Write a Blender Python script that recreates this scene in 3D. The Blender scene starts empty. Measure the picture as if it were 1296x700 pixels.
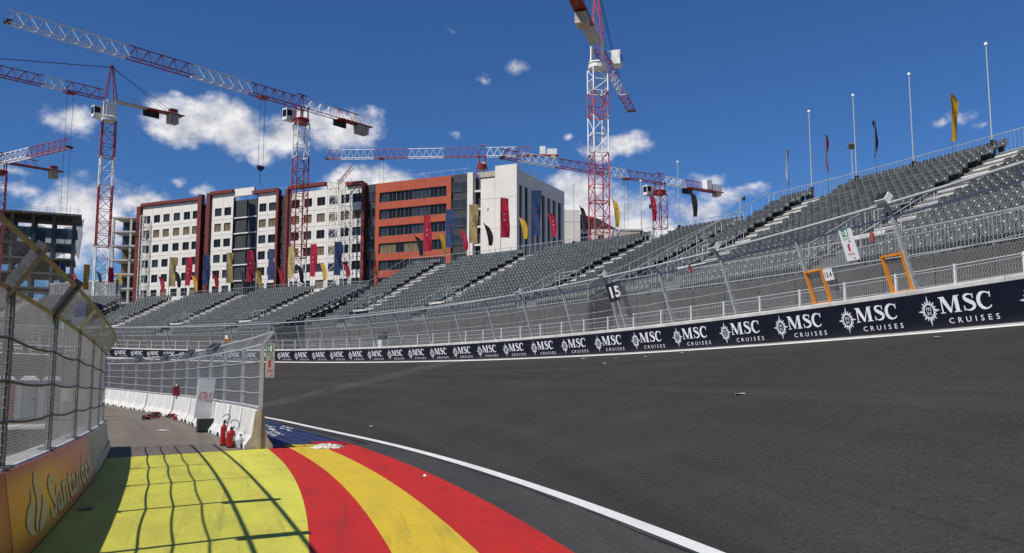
import bpy, math, random
import numpy as np
from mathutils import Vector, Matrix, Euler
random.seed(7); RNG = np.random.default_rng(7)
SC = bpy.context.scene
COL = SC.collection
R = math.radians

# ------------------------------------------------------------------ camera
CAM_H, PITCH, FPX = 1.7, 0.1161, 1120.0
cam = bpy.data.cameras.new("camera"); cam.sensor_width = 36.0
cam.lens = 36.0 * FPX / 1296.0; cam.clip_start = 0.05; cam.clip_end = 9000
camo = bpy.data.objects.new("camera", cam); COL.objects.link(camo)
camo.location = (0, 0, CAM_H); camo.rotation_euler = (math.pi / 2 + PITCH, 0, 0)
SC.camera = camo

# ------------------------------------------------------------------ light
SUN_EL = R(46.3)
SUN_DIR = Vector((-0.764 * math.cos(SUN_EL), -0.646 * math.cos(SUN_EL), math.sin(SUN_EL))).normalized()   # towards the sun
sl = bpy.data.lights.new("sun", 'SUN'); sl.energy = 5.0; sl.angle = R(0.53); sl.color = (1.0, 0.955, 0.88)
so = bpy.data.objects.new("sun", sl); COL.objects.link(so)
so.rotation_euler = SUN_DIR.to_track_quat('Z', 'Y').to_euler(); so.location = (-60, -50, 80)
SC.view_settings.view_transform = 'Standard'; SC.view_settings.look = 'None'
SC.view_settings.exposure = 0.0; SC.view_settings.gamma = 1.0

def px_dir(x, y):
    u = (x - 648) / FPX; w = (350 - y) / FPX
    v = Vector((u, math.cos(PITCH) - w * math.sin(PITCH), math.sin(PITCH) + w * math.cos(PITCH)))
    return v.normalized()

def make_world():
    w = bpy.data.worlds.new("World"); SC.world = w; w.use_nodes = True
    nt = w.node_tree; N = nt.nodes; L = nt.links
    for n in list(N): N.remove(n)
    out = N.new('ShaderNodeOutputWorld'); bg = N.new('ShaderNodeBackground')
    sky = N.new('ShaderNodeTexSky'); sky.sky_type = 'NISHITA'; sky.sun_disc = False
    sky.sun_elevation = SUN_EL; sky.sun_rotation = math.atan2(-0.764, -0.646)
    sky.altitude = 600; sky.air_density = 1.0; sky.dust_density = 0.05; sky.ozone_density = 3.5
    bg.inputs[1].default_value = 0.072
    tc = N.new('ShaderNodeTexCoord')
    def math_(op, a, b=None, clamp=False):
        m = N.new('ShaderNodeMath'); m.operation = op; m.use_clamp = clamp
        for i, v in enumerate((a, b)):
            if v is None: continue
            if isinstance(v, (int, float)): m.inputs[i].default_value = v
            else: L.new(v, m.inputs[i])
        return m.outputs[0]
    def noise(vec, scale, detail, rough=0.6):
        n = N.new('ShaderNodeTexNoise'); n.inputs['Scale'].default_value = scale
        n.inputs['Detail'].default_value = detail; n.inputs['Roughness'].default_value = rough
        L.new(vec, n.inputs['Vector']); return n
    def mapping(vec, loc=(0, 0, 0), sc=(1, 1, 1)):
        m = N.new('ShaderNodeMapping'); m.inputs['Location'].default_value = loc; m.inputs['Scale'].default_value = sc
        L.new(vec, m.inputs['Vector']); return m.outputs[0]
    d = tc.outputs['Generated']
    # clouds: (centre direction as azimuth/elevation, half width, half height, weight)
    C = [px_dir(255, 152), px_dir(232, 160), px_dir(305, 170), px_dir(285, 145), px_dir(358, 170), px_dir(435, 165), px_dir(400, 150),
         px_dir(88, 150), px_dir(100, 262), px_dir(75, 300), px_dir(125, 285), px_dir(180, 255), px_dir(462, 228), px_dir(500, 232), px_dir(435, 236),
         px_dir(655, 82), px_dir(613, 101), px_dir(788, 182), px_dir(762, 190), px_dir(735, 245), px_dir(730, 280), px_dir(790, 262), px_dir(800, 290), px_dir(880, 270),
         px_dir(925, 248), px_dir(945, 240), px_dir(890, 228), px_dir(1217, 150), px_dir(1185, 158), px_dir(1245, 158), px_dir(222, 116), px_dir(221, 229), px_dir(255, 243), px_dir(290, 250),
         px_dir(574, 170), px_dir(35, 240), px_dir(20, 215), px_dir(570, 40), px_dir(720, 172), px_dir(840, 300), px_dir(470, 145), px_dir(330, 195)]
    A = [(82, 36), (48, 30), (50, 32), (40, 26), (40, 28), (58, 34), (40, 20), (42, 24), (52, 46), (66, 60), (50, 60), (42, 24), (60, 24), (50, 20), (40, 16),
         (26, 14), (20, 10), (50, 20), (36, 16), (62, 44), (70, 50), (75, 40), (90, 40), (60, 26), (70, 16), (55, 12), (50, 14), (24, 14), (22, 9), (24, 10), (15, 10), (14, 11), (24, 12), (24, 10),
         (13, 8), (50, 14), (36, 10), (14, 6), (12, 7), (80, 30), (24, 14), (24, 18)]
    K = [1.15] * 7 + [.8, 1.05, 1.1, 1.1, .95, 1.2, 1.1, 1.1, .62, .55, 1.0, .9, 1.0, 1.05, .85, .95, .9, .7, .6, .66, .62, .5, .52, .6, .6, .8, .7, .5, .6, .5, .3, .55, .95, .6, 1.0]
    # the same kind of scattered cumulus goes on round the sky behind and beside the camera
    for k in range(8):
        az = R(52 + 256 * (k + random.random()) / 8); el = R(random.uniform(5, 24))
        C.append(Vector((math.sin(az) * math.cos(el), math.cos(az) * math.cos(el), math.sin(el))))
        A.append((random.uniform(30, 110), random.uniform(18, 45))); K.append(random.uniform(.6, 1.1))
    n1 = noise(d, 26, 3)
    dv = N.new('ShaderNodeVectorMath'); dv.operation = 'MULTIPLY_ADD'
    L.new(n1.outputs['Color'], dv.inputs[0]); dv.inputs[1].default_value = (.028, .028, .022); dv.inputs[2].default_value = (-.014, -.014, -.011)
    ad = N.new('ShaderNodeVectorMath'); ad.operation = 'ADD'; L.new(d, ad.inputs[0]); L.new(dv.outputs[0], ad.inputs[1])
    dd = ad.outputs[0]
    acc = None
    for c, (a, b), k in zip(C, A, K):
        a = a * 1.14 / FPX; b = b * 1.14 / FPX
        g = N.new('ShaderNodeTexGradient'); g.gradient_type = 'SPHERICAL'
        # an ellipsoid about the cloud's direction, its wide axis horizontal
        m = N.new('ShaderNodeMapping'); m.vector_type = 'TEXTURE'
        az = math.atan2(c.x, c.y)
        m.inputs['Location'].default_value = c; m.inputs['Rotation'].default_value = (0, 0, -az)
        m.inputs['Scale'].default_value = (a, .6, b)
        L.new(dd, m.inputs['Vector']); L.new(m.outputs[0], g.inputs['Vector'])
        v = math_('MULTIPLY', g.outputs['Fac'], k)
        acc = v if acc is None else math_('MAXIMUM', acc, v)
    fb = noise(mapping(d, sc=(1, 1, 1.35)), 34, 8, .62)
    fb2 = noise(mapping(d, loc=(.010, .008, -.026), sc=(1, 1, 1.35)), 34, 8, .62)
    dens = math_('ADD', acc, math_('MULTIPLY', math_('SUBTRACT', fb.outputs['Fac'], .5), 1.05))
    mr = N.new('ShaderNodeMapRange'); mr.interpolation_type = 'SMOOTHSTEP'
    L.new(dens, mr.inputs['Value']); mr.inputs['From Min'].default_value = .22; mr.inputs['From Max'].default_value = .86
    gate = N.new('ShaderNodeMapRange'); L.new(acc, gate.inputs['Value']); gate.inputs['From Min'].default_value = .02; gate.inputs['From Max'].default_value = .2
    mask = math_('MULTIPLY', mr.outputs[0], gate.outputs[0])
    relief = math_('MULTIPLY', math_('SUBTRACT', fb.outputs['Fac'], fb2.outputs['Fac']), 1.7)
    core = math_('MULTIPLY', math_('SUBTRACT', acc, .45), .75)
    sh = math_('ADD', math_('ADD', relief, .78), math_('MULTIPLY', core, -.55), True)
    cr = N.new('ShaderNodeValToRGB'); L.new(sh, cr.inputs[0])
    cr.color_ramp.elements[0].position = .0; cr.color_ramp.elements[0].color = (5.2, 5.6, 6.9, 1)
    cr.color_ramp.elements[1].position = 1.0; cr.color_ramp.elements[1].color = (12.6, 12.4, 12.5, 1)
    # deep polarised blue
    tint = N.new('ShaderNodeMix'); tint.data_type = 'RGBA'; tint.blend_type = 'MULTIPLY'; tint.inputs[0].default_value = 1.0
    L.new(sky.outputs[0], tint.inputs[6]); tint.inputs[7].default_value = SKY_TINT
    mx = N.new('ShaderNodeMix'); mx.data_type = 'RGBA'
    L.new(mask, mx.inputs[0]); L.new(tint.outputs[2], mx.inputs[6]); L.new(cr.outputs[0], mx.inputs[7])
    L.new(mx.outputs[2], bg.inputs[0]); L.new(bg.outputs[0], out.inputs[0])
    w.cycles.sampling_method = 'MANUAL'; w.cycles.sample_map_resolution = 512
SKY_TINT = (0.46, 0.79, 1.22, 1)
make_world()

# ------------------------------------------------------------------ materials
MATS = {}
def mat(name, col, rough=.6, metal=0.0, vary=.12, scale=3.0, bump=0.0, bscale=60.0, spec=.4, col2=None, stretch=(1, 1, 1), trans=0.0, see=0.0):
    m = bpy.data.materials.new(name); m.use_nodes = True; MATS[name] = m
    nt = m.node_tree; N = nt.nodes; L = nt.links; b = N['Principled BSDF']
    b.inputs['Roughness'].default_value = rough; b.inputs['Metallic'].default_value = metal
    b.inputs['Specular IOR Level'].default_value = spec
    tc = N.new('ShaderNodeTexCoord'); mp = N.new('ShaderNodeMapping'); mp.inputs['Scale'].default_value = stretch
    L.new(tc.outputs['Object'], mp.inputs['Vector'])
    n = N.new('ShaderNodeTexNoise'); n.inputs['Scale'].default_value = scale; n.inputs['Detail'].default_value = 5; n.inputs['Roughness'].default_value = .65
    L.new(mp.outputs[0], n.inputs['Vector'])
    r = N.new('ShaderNodeValToRGB'); r.color_ramp.elements[0].position = .3; r.color_ramp.elements[1].position = .72
    c2 = col2 if col2 else tuple(c * (1 - 2 * vary) for c in col)
    r.color_ramp.elements[0].color = (*c2, 1); r.color_ramp.elements[1].color = (*[min(1, c * (1 + vary * .5)) for c in col], 1)
    L.new(n.outputs['Fac'], r.inputs[0]); L.new(r.outputs[0], b.inputs['Base Color'])
    if bump:
        n2 = N.new('ShaderNodeTexNoise'); n2.inputs['Scale'].default_value = bscale; n2.inputs['Detail'].default_value = 3
        L.new(tc.outputs['Object'], n2.inputs['Vector'])
        bp = N.new('ShaderNodeBump'); bp.inputs['Strength'].default_value = bump; bp.inputs['Distance'].default_value = .02
        L.new(n2.outputs['Fac'], bp.inputs['Height']); L.new(bp.outputs[0], b.inputs['Normal'])
    if trans:
        t = N.new('ShaderNodeBsdfTranslucent'); L.new(r.outputs[0], t.inputs['Color'])
        ms = N.new('ShaderNodeMixShader'); ms.inputs[0].default_value = trans
        L.new(b.outputs[0], ms.inputs[1]); L.new(t.outputs[0], ms.inputs[2]); L.new(ms.outputs[0], N['Material Output'].inputs[0])
    if see:   # open-weave net
        src = N['Material Output'].inputs[0].links[0].from_socket; tp = N.new('ShaderNodeBsdfTransparent'); ms = N.new('ShaderNodeMixShader'); ms.inputs[0].default_value = see
        L.new(src, ms.inputs[1]); L.new(tp.outputs[0], ms.inputs[2]); L.new(ms.outputs[0], N['Material Output'].inputs[0])
    return m
M = MATS
mat('galvanised', (.42, .435, .44), .55, .0, .15, 4)
mat('galvanised_dark', (.14, .145, .15), .6, 0, .2, 5)
mat('wire', (.46, .47, .47), .6, 0, .1, 3)
mat('olive_rail', (.30, .27, .13), .55, .2, .2, 4)
mat('concrete', (.50, .485, .455), .9, 0, .16, 1.6, .25, 40)
mat('white_concrete', (.60, .585, .55), .85, 0, .15, 1.3, .2, 30)
mat('raw_concrete', (.40, .35, .26), .9, 0, .2, 2.0, .3, 40)
mat('navy_vinyl', (.006, .007, .018), .38, 0, .2, 2)
mat('white_print', (.78, .78, .80), .5, 0, .06, 4)
mat('silver_print', (.42, .43, .46), .5, 0, .1, 4)
mat('grey_vinyl', (.30, .30, .27), .5, 0, .2, 2)
mat('cream_print', (.74, .66, .38), .5, 0, .06, 3)
mat('skirt_fabric', (.062, .060, .056), .9, 0, .22, .9, .3, 25)
mat('dark_fabric', (.03, .031, .033), .9, 0, .2, 2)
mat('seat_plastic', (.080, .089, .088), .55, 0, .30, 1.6)
mat('deck_metal', (.13, .135, .14), .7, .1, .2, 2)
mat('step_board', (.66, .635, .58), .85, 0, .18, 2.2)
mat('white_facade', (.64, .61, .56), .85, 0, .05, .35)
mat('beige_facade', (.66, .62, .58), .85, 0, .06, .4)
mat('orange_facade', (.36, .070, .032), .75, 0, .08, .4)
mat('maroon_steel', (.14, .022, .016), .55, 0, .12, .8)
mat('charcoal_panel', (.035, .037, .042), .7, 0, .15, .8)
mat('glass_dark', (.011, .012, .014), .2, 0, .2, .3, spec=.28)
mat('glass_blue', (.035, .042, .052), .2, 0, .25, .5, spec=.4)
mat('brown_board', (.17, .12, .065), .6, 0, .2, .7)
mat('window_frame', (.10, .10, .105), .5, .2, .1, 2)
mat('crane_red', (.27, .022, .020), .5, 0, .15, 1.0)
mat('crane_pink', (.42, .05, .06), .5, 0, .15, 1.0)
mat('crane_white', (.74, .73, .70), .5, 0, .12, 1.0)
mat('crane_grey', (.42, .41, .38), .6, 0, .12, 1.0)
mat('counter_concrete', (.46, .40, .30), .9, 0, .15, 1.0)
mat('cable_black', (.03, .03, .032), .6, .2, .1, 2)
mat('black_plastic', (.018, .018, .019), .55, 0, .25, 3, .15, 40)
mat('extinguisher_red', (.34, .009, .010), .28, 0, .1, 3, spec=.6)
mat('dark_red', (.22, .02, .025), .5, 0, .3, 9)
mat('orange_paint', (.78, .27, .02), .45, 0, .12, 4)
mat('paper_white', (.80, .80, .79), .8, 0, .05, 9)
mat('bag_cream', (.68, .64, .52), .45, 0, .12, 12)
mat('sign_green', (.04, .26, .09), .5)
mat('sign_red', (.55, .02, .03), .5)
mat('board_white', (.72, .71, .66), .6, 0, .06, 3)
mat('box_grey', (.22, .225, .23), .6, 0, .12, 3)
mat('dark_concrete', (.15, .145, .135), .9, 0, .2, .6)
mat('weathered_white', (.50, .46, .38), .7, 0, .2, 6)
mat('red_print', (.62, .10, .09), .6, 0, .25, 20)
mat('flag_red', (.60, .025, .07), .75, 0, .18, 1.6, trans=.45)
mat('flag_yellow', (.72, .43, .035), .75, 0, .18, 1.6, trans=.3)
mat('flag_beige', (.70, .55, .23), .75, 0, .15, 1.6, trans=.45)
mat('flag_blue', (.055, .10, .26), .75, 0, .2, 1.6, trans=.45)
mat('flag_dark', (.02, .021, .027), .75, 0, .2, 1.6, trans=.2)
mat('flag_white', (.60, .60, .60), .75, 0, .15, 1.6, trans=.3)
mat('net_blue', (.05, .11, .17), .8, 0, .3, .8, trans=.3, see=.32)
mat('toilet_red', (.45, .03, .025), .5)
mat('toilet_grey', (.27, .29, .33), .5)
mat('toilet_roof', (.62, .62, .63), .5)
mat('tan_ground', (.33, .29, .24), .95, 0, .2, .5)
mat('light_blue', (.22, .42, .50), .6)
mat('blue_cover', (.02, .03, .10), .7)
mat('tan_wall', (.45, .40, .33), .9, 0, .1, .5)
mat('hoarding_grey', (.20, .21, .22), .7, 0, .15, .4)

def nodes_of(m): return m.node_tree.nodes, m.node_tree.links, m.node_tree.nodes['Principled BSDF']
def road_material(name, col, dark, light, streak=.5, rough=.82):
    """asphalt: speckled aggregate, long streaks along the track (UV = metres along, metres across), bump"""
    m = bpy.data.materials.new(name); m.use_nodes = True; N, L, b = nodes_of(m); MATS[name] = m
    b.inputs['Roughness'].default_value = rough; b.inputs['Specular IOR Level'].default_value = .12
    tc = N.new('ShaderNodeTexCoord')
    def noise(src, scale, det, st=(1, 1, 1), rg=.6):
        mp = N.new('ShaderNodeMapping'); mp.inputs['Scale'].default_value = st; L.new(src, mp.inputs['Vector'])
        n = N.new('ShaderNodeTexNoise'); n.inputs['Scale'].default_value = scale; n.inputs['Detail'].default_value = det; n.inputs['Roughness'].default_value = rg
        L.new(mp.outputs[0], n.inputs['Vector']); return n.outputs['Fac']
    def mixc(f, a, bcol):
        x = N.new('ShaderNodeMix'); x.data_type = 'RGBA'
        L.new(f, x.inputs[0])
        for i, v in ((6, a), (7, bcol)):
            if isinstance(v, tuple): x.inputs[i].default_value = (*v, 1)
            else: L.new(v, x.inputs[i])
        return x.outputs[2]
    def ramp(f, a, bb):
        r = N.new('ShaderNodeMapRange'); L.new(f, r.inputs[0]); r.inputs[1].default_value = a; r.inputs[2].default_value = bb; return r.outputs[0]
    def mul(f, k):
        r = N.new('ShaderNodeMath'); r.operation = 'MULTIPLY'; L.new(f, r.inputs[0]); r.inputs[1].default_value = k; return r.outputs[0]
    uv = tc.outputs['UV']; ob = tc.outputs['Object']
    c = mixc(ramp(noise(uv, 1.0, 5, (.05, 1.3, 1)), .35, .65), dark, col)
    c = mixc(mul(ramp(noise(uv, 1.0, 4, (.012, .55, 1)), .5, .72), streak), c, light)
    c = mixc(mul(ramp(noise(ob, .35, 4), .45, .75), .35), c, light)
    c = mixc(mul(ramp(noise(ob, 20, 6, (1, 1, 1), .9), .52, .64), .75), c, tuple(min(1, x * 2.3) for x in col))
    c = mixc(mul(ramp(noise(ob, 17, 6, (1.03, .97, 1), .9), .52, .64), .8), c, tuple(x * .30 for x in col))
    c = mixc(mul(ramp(noise(uv, 1.0, 3, (.02, 9, 1)), .62, .70), .35), c, tuple(x * .5 for x in col))
    c = mixc(mul(ramp(noise(ob, 1.6, 4, (1, 1, 1), .7), .60, .80), .5), c, light)
    if name == 'track_asphalt':   # dusty band worn across the road where a repair trench crosses
        sp = N.new('ShaderNodeSeparateXYZ'); L.new(uv, sp.inputs[0])
        def m2(op, a, k):
            r = N.new('ShaderNodeMath'); r.operation = op; L.new(a, r.inputs[0]); r.inputs[1].default_value = k; return r.outputs[0]
        dist = m2('ABSOLUTE', m2('SUBTRACT', sp.outputs[0], 35.6), 0)
        band = N.new('ShaderNodeMapRange'); L.new(dist, band.inputs[0]); band.inputs[1].default_value = 2.6; band.inputs[2].default_value = .6
        pm = N.new('ShaderNodeMath'); pm.operation = 'MULTIPLY'; L.new(band.outputs[0], pm.inputs[0]); L.new(ramp(noise(ob, .9, 5, (1, 1, 1), .7), .36, .62), pm.inputs[1])
        c = mixc(mul(pm.outputs[0], .55), c, (.105, .095, .083))
    L.new(c, b.inputs['Base Color'])
    bp = N.new('ShaderNodeBump'); bp.inputs['Strength'].default_value = .6; bp.inputs['Distance'].default_value = .012
    L.new(noise(ob, 60, 4), bp.inputs['Height']); L.new(bp.outputs[0], b.inputs['Normal'])
    return m
road_material('track_asphalt', (.041, .0370, .0345), (.031, .0280, .0262), (.066, .060, .055), .45, .95)
road_material('apron_asphalt', (.060, .0585, .056), (.043, .042, .041), (.09, .087, .08), .5)
road_material('service_asphalt', (.185, .155, .125), (.115, .098, .082), (.235, .20, .165), .5)

def paint_material(name, col, dirt, worn):
    """road paint over ribbed asphalt: ribs as bump, scuffs along and across, worn specks"""
    m = bpy.data.materials.new(name); m.use_nodes = True; N, L, b = nodes_of(m); MATS[name] = m
    b.inputs['Roughness'].default_value = .7; b.inputs['Specular IOR Level'].default_value = .3
    tc = N.new('ShaderNodeTexCoord')
    def noise(src, scale, det, st=(1, 1, 1)):
        mp = N.new('ShaderNodeMapping'); mp.inputs['Scale'].default_value = st; L.new(src, mp.inputs['Vector'])
        n = N.new('ShaderNodeTexNoise'); n.inputs['Scale'].default_value = scale; n.inputs['Detail'].default_value = det; n.inputs['Roughness'].default_value = .65
        L.new(mp.outputs[0], n.inputs['Vector']); return n.outputs['Fac']
    def rng(f, a, bb, k):
        r = N.new('ShaderNodeMapRange'); L.new(f, r.inputs[0]); r.inputs[1].default_value = a; r.inputs[2].default_value = bb; r.inputs[4].default_value = k; return r.outputs[0]
    def mixc(f, a, bcol):
        x = N.new('ShaderNodeMix'); x.data_type = 'RGBA'; L.new(f, x.inputs[0])
        if isinstance(a, tuple): x.inputs[6].default_value = (*a, 1)
        else: L.new(a, x.inputs[6])
        x.inputs[7].default_value = (*bcol, 1); return x.outputs[2]
    uv = tc.outputs['UV']; ob = tc.outputs['Object']
    c = mixc(rng(noise(uv, 1, 5, (.5, 1.6, 1)), .44, .72, .7), col, dirt)
    c = mixc(rng(noise(uv, 1, 3, (3.2, .35, 1)), .60, .72, .5), c, dirt)
    c = mixc(rng(noise(ob, 22, 7), .55, .68, .75), c, worn)
    c = mixc(rng(noise(ob, 1.3, 5), .56, .78, .45), c, dirt)
    c = mixc(rng(noise(uv, 1, 6, (.12, 5, 1)), .56, .72, .65), c, worn)
    mp = N.new('ShaderNodeMapping'); mp.inputs['Scale'].default_value = (1, .02, 1); L.new(uv, mp.inputs['Vector'])
    wv = N.new('ShaderNodeTexWave'); wv.wave_type = 'BANDS'; wv.bands_direction = 'X'; wv.inputs['Scale'].default_value = 3.6
    wv.inputs['Distortion'].default_value = .4; L.new(mp.outputs[0], wv.inputs['Vector'])
    c = mixc(rng(wv.outputs['Fac'], .55, 1.0, .22), c, dirt); L.new(c, b.inputs['Base Color'])
    b1 = N.new('ShaderNodeBump'); b1.inputs['Strength'].default_value = .45; b1.inputs['Distance'].default_value = .015; L.new(wv.outputs['Fac'], b1.inputs['Height'])
    b2 = N.new('ShaderNodeBump'); b2.inputs['Strength'].default_value = .5; b2.inputs['Distance'].default_value = .012
    L.new(noise(ob, 55, 4), b2.inputs['Height']); L.new(b1.outputs[0], b2.inputs['Normal']); L.new(b2.outputs[0], b.inputs['Normal'])
paint_material('paint_lime', (.65, .625, .080), (.44, .39, .065), (.30, .27, .07))
paint_material('paint_yellow', (.66, .47, .028), (.50, .35, .04), (.30, .22, .05))
paint_material('paint_red', (.53, .020, .013), (.33, .016, .018), (.20, .03, .03))
paint_material('paint_blue', (.025, .042, .13), (.035, .045, .10), (.06, .065, .09))
paint_material('paint_white', (.78, .77, .74), (.60, .59, .56), (.38, .37, .35))
def banner_gradient():
    """printed amber-to-crimson banner, flat print laid out on the panel's own UV"""
    m = bpy.data.materials.new('banner_orange'); m.use_nodes = True; N, L, b = nodes_of(m); MATS['banner_orange'] = m
    b.inputs['Roughness'].default_value = .4
    tc = N.new('ShaderNodeTexCoord'); sp = N.new('ShaderNodeSeparateXYZ'); L.new(tc.outputs['UV'], sp.inputs[0])
    r = N.new('ShaderNodeValToRGB'); e = r.color_ramp.elements
    e[0].position = 0; e[0].color = (.90, .32, .008, 1); e[1].position = 1; e[1].color = (.42, .028, .022, 1)
    x = e.new(.30); x.color = (1.0, .50, .010, 1); x = e.new(.62); x.color = (.78, .13, .03, 1)
    L.new(sp.outputs[0], r.inputs[0])
    r2 = N.new('ShaderNodeValToRGB'); f = r2.color_ramp.elements
    f[0].position = 0; f[0].color = (.75, .45, .5, 1); f[1].position = 1; f[1].color = (.55, .12, .22, 1)
    x = f.new(.35); x.color = (1, 1, 1, 1); x = f.new(.78); x.color = (1, .95, .9, 1)
    L.new(sp.outputs[1], r2.inputs[0])
    mx = N.new('ShaderNodeMix'); mx.data_type = 'RGBA'; mx.blend_type = 'MULTIPLY'; mx.inputs[0].default_value = 1
    L.new(r.outputs[0], mx.inputs[6]); L.new(r2.outputs[0], mx.inputs[7]); L.new(mx.outputs[2], b.inputs['Base Color'])
banner_gradient()

# ------------------------------------------------------------------ mesh helpers
def V3(p): return np.array(p, float)
class MB:
    def __init__(s): s.v = []; s.f = []; s.m = []; s.uv = None; s.smooth = False
    def add(s, vs, fs, mi=0):
        b = len(s.v); s.v.extend([tuple(map(float, p)) for p in vs])
        s.f.extend([tuple(b + i for i in f) for f in fs]); s.m.extend([mi] * len(fs)); return s
    def obox(s, c, ax, h, mi=0):
        """oriented box: centre, three unit axes, three half sizes"""
        c = V3(c); a, b, d = [V3(x) for x in ax]
        vs = [c + a * h[0] * i + b * h[1] * j + d * h[2] * k for i in (-1, 1) for j in (-1, 1) for k in (-1, 1)]
        return s.add(vs, [(0, 1, 3, 2), (4, 6, 7, 5), (0, 4, 5, 1), (2, 3, 7, 6), (0, 2, 6, 4), (1, 5, 7, 3)], mi)
    def box(s, lo, hi, mi=0):
        lo = V3(lo); hi = V3(hi); return s.obox((lo + hi) / 2, np.eye(3), (hi - lo) / 2, mi)
    def rbox(s, lo, hi, r, mi=0):
        """box with its four vertical edges chamfered and the top rim bevelled"""
        x0, y0, z0 = lo; x1, y1, z1 = hi
        def ring(i, z): return [(x0 + r, y0 + i, z), (x1 - r, y0 + i, z), (x1 - i, y0 + r, z), (x1 - i, y1 - r, z), (x1 - r, y1 - i, z), (x0 + r, y1 - i, z), (x0 + i, y1 - r, z), (x0 + i, y0 + r, z)]
        return s.loft([ring(0, z0), ring(0, z1 - r), ring(r * .7, z1)], True, True, mi)
    def loft(s, rings, closed=True, caps=True, mi=0):
        n = len(rings[0]); vs = [p for r in rings for p in r]; fs = []
        for i in range(len(rings) - 1):
            for j in range(n if closed else n - 1):
                k = (j + 1) % n; fs.append((i * n + j, i * n + k, (i + 1) * n + k, (i + 1) * n + j))
        if caps: fs.append(tuple(range(n))[::-1]); fs.append(tuple((len(rings) - 1) * n + j for j in range(n)))
        return s.add(vs, fs, mi)
    def tube(s, pts, r, n=6, mi=0, caps=True):
        pts = [V3(p) for p in pts]; rings = []; up = np.array([.137, .291, .947])
        for i, p in enumerate(pts):
            d = pts[min(i + 1, len(pts) - 1)] - pts[max(i - 1, 0)]; d /= np.linalg.norm(d) + 1e-9
            a = np.cross(d, up)
            if np.linalg.norm(a) < .1: a = np.cross(d, (1, 0, 0))
            a /= np.linalg.norm(a); b = np.cross(d, a); rr = r[i] if isinstance(r, (list, tuple)) else r
            rings.append([p + rr * (a * math.cos(t) + b * math.sin(t)) for t in (2 * math.pi * (k + .5) / n for k in range(n))])
        return s.loft(rings, True, caps, mi)
    def bar(s, p, q, r, mi=0, n=4): return s.tube([p, q], r, n, mi, False)
    def grid(s, P, mi=0, uv=None):
        """P[i][j] points -> quads (optionally with uv[i][j])"""
        a, b = len(P), len(P[0]); base = len(s.v)
        s.v.extend([tuple(map(float, p)) for row in P for p in row])
        for i in range(a - 1):
            for j in range(b - 1):
                s.f.append((base + i * b + j, base + i * b + j + 1, base + (i + 1) * b + j + 1, base + (i + 1) * b + j)); s.m.append(mi)
        if uv is not None: s.uv = (s.uv or []) + [tuple(map(float, u)) for row in uv for u in row]
        return s
    def mesh(s, name, mats):
        me = bpy.data.meshes.new(name); me.from_pydata(s.v, [], s.f)
        for m in (mats if isinstance(mats, (list, tuple)) else [mats]): me.materials.append(M[m] if isinstance(m, str) else m)
        me.polygons.foreach_set('material_index', s.m)
        if s.smooth: me.polygons.foreach_set('use_smooth', [True] * len(s.f))
        if s.uv:
            ul = me.uv_layers.new(name='UVMap'); li = np.empty(len(me.loops), int); me.loops.foreach_get('vertex_index', li)
            ul.data.foreach_set('uv', np.array(s.uv)[li].ravel())
        me.update(); return me
    def build(s, name, mats, parent=None, kind=None, label=None):
        """link as one object; vertices are world coordinates, made local to the parent chain's origin"""
        o = origin_of(parent) if parent else None
        if o is not None: s.v = [(p[0] - o[0], p[1] - o[1], p[2] - o[2]) for p in s.v]
        ob = bpy.data.objects.new(name, s.mesh(name, mats)); COL.objects.link(ob)
        if parent: ob.parent = parent
        if kind: ob['kind'] = kind
        if label: ob['label'] = label
        return ob
ORG = {}
def origin_of(ob):
    p = ob
    while p is not None:
        if p.name in ORG: return ORG[p.name]
        p = p.parent
    return np.zeros(3)
def thing(name, label, cat, loc, group=None):
    o = bpy.data.objects.new(name, None); COL.objects.link(o); o.location = loc; o.empty_display_size = .2
    ORG[o.name] = V3(loc); o['label'] = label; o['category'] = cat
    if group: o['group'] = group
    return o
def tag(o, label, cat, group=None):
    o['label'] = label; o['category'] = cat
    if group: o['group'] = group
    return o
def struct(o): o['kind'] = 'structure'; return o
def inst(name, me, parent, mw, label=None, kind=None):
    """another object sharing mesh data, placed by a world matrix under parent (parents are never rotated)"""
    ob = bpy.data.objects.new(name, me); COL.objects.link(ob)
    if parent is not None:
        ob.parent = parent; o = V3(ORIGIN_LOCAL(parent)); mw = Matrix.Translation(-Vector(o)) @ mw
    ob.matrix_local = mw
    if label: ob['label'] = label
    if kind: ob['kind'] = kind
    return ob
def ORIGIN_LOCAL(p): return origin_of(p)
def frame(o, x, y, z):
    m = Matrix.Identity(4)
    for i, a in enumerate((x, y, z)):
        for j in range(3): m[j][i] = a[j]
    for j in range(3): m[j][3] = o[j]
    return m
def place(name, label, cat, parts, loc, rz=0, group=None):
    """parts: list of (name, MB in local coordinates, material, [sub-parts]) -> thing at loc turned by rz"""
    t = thing(name, label, cat, loc, group); c, s_ = math.cos(rz), math.sin(rz)
    def put(mb):
        mb.v = [(loc[0] + c * p[0] - s_ * p[1], loc[1] + s_ * p[0] + c * p[1], loc[2] + p[2]) for p in mb.v]; return mb
    for p in parts:
        ob = put(p[1]).build(p[0], p[2], t)
        for q in (p[3] if len(p) > 3 else []): put(q[1]).build(q[0], q[2], ob)
    return t
DG = None
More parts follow.
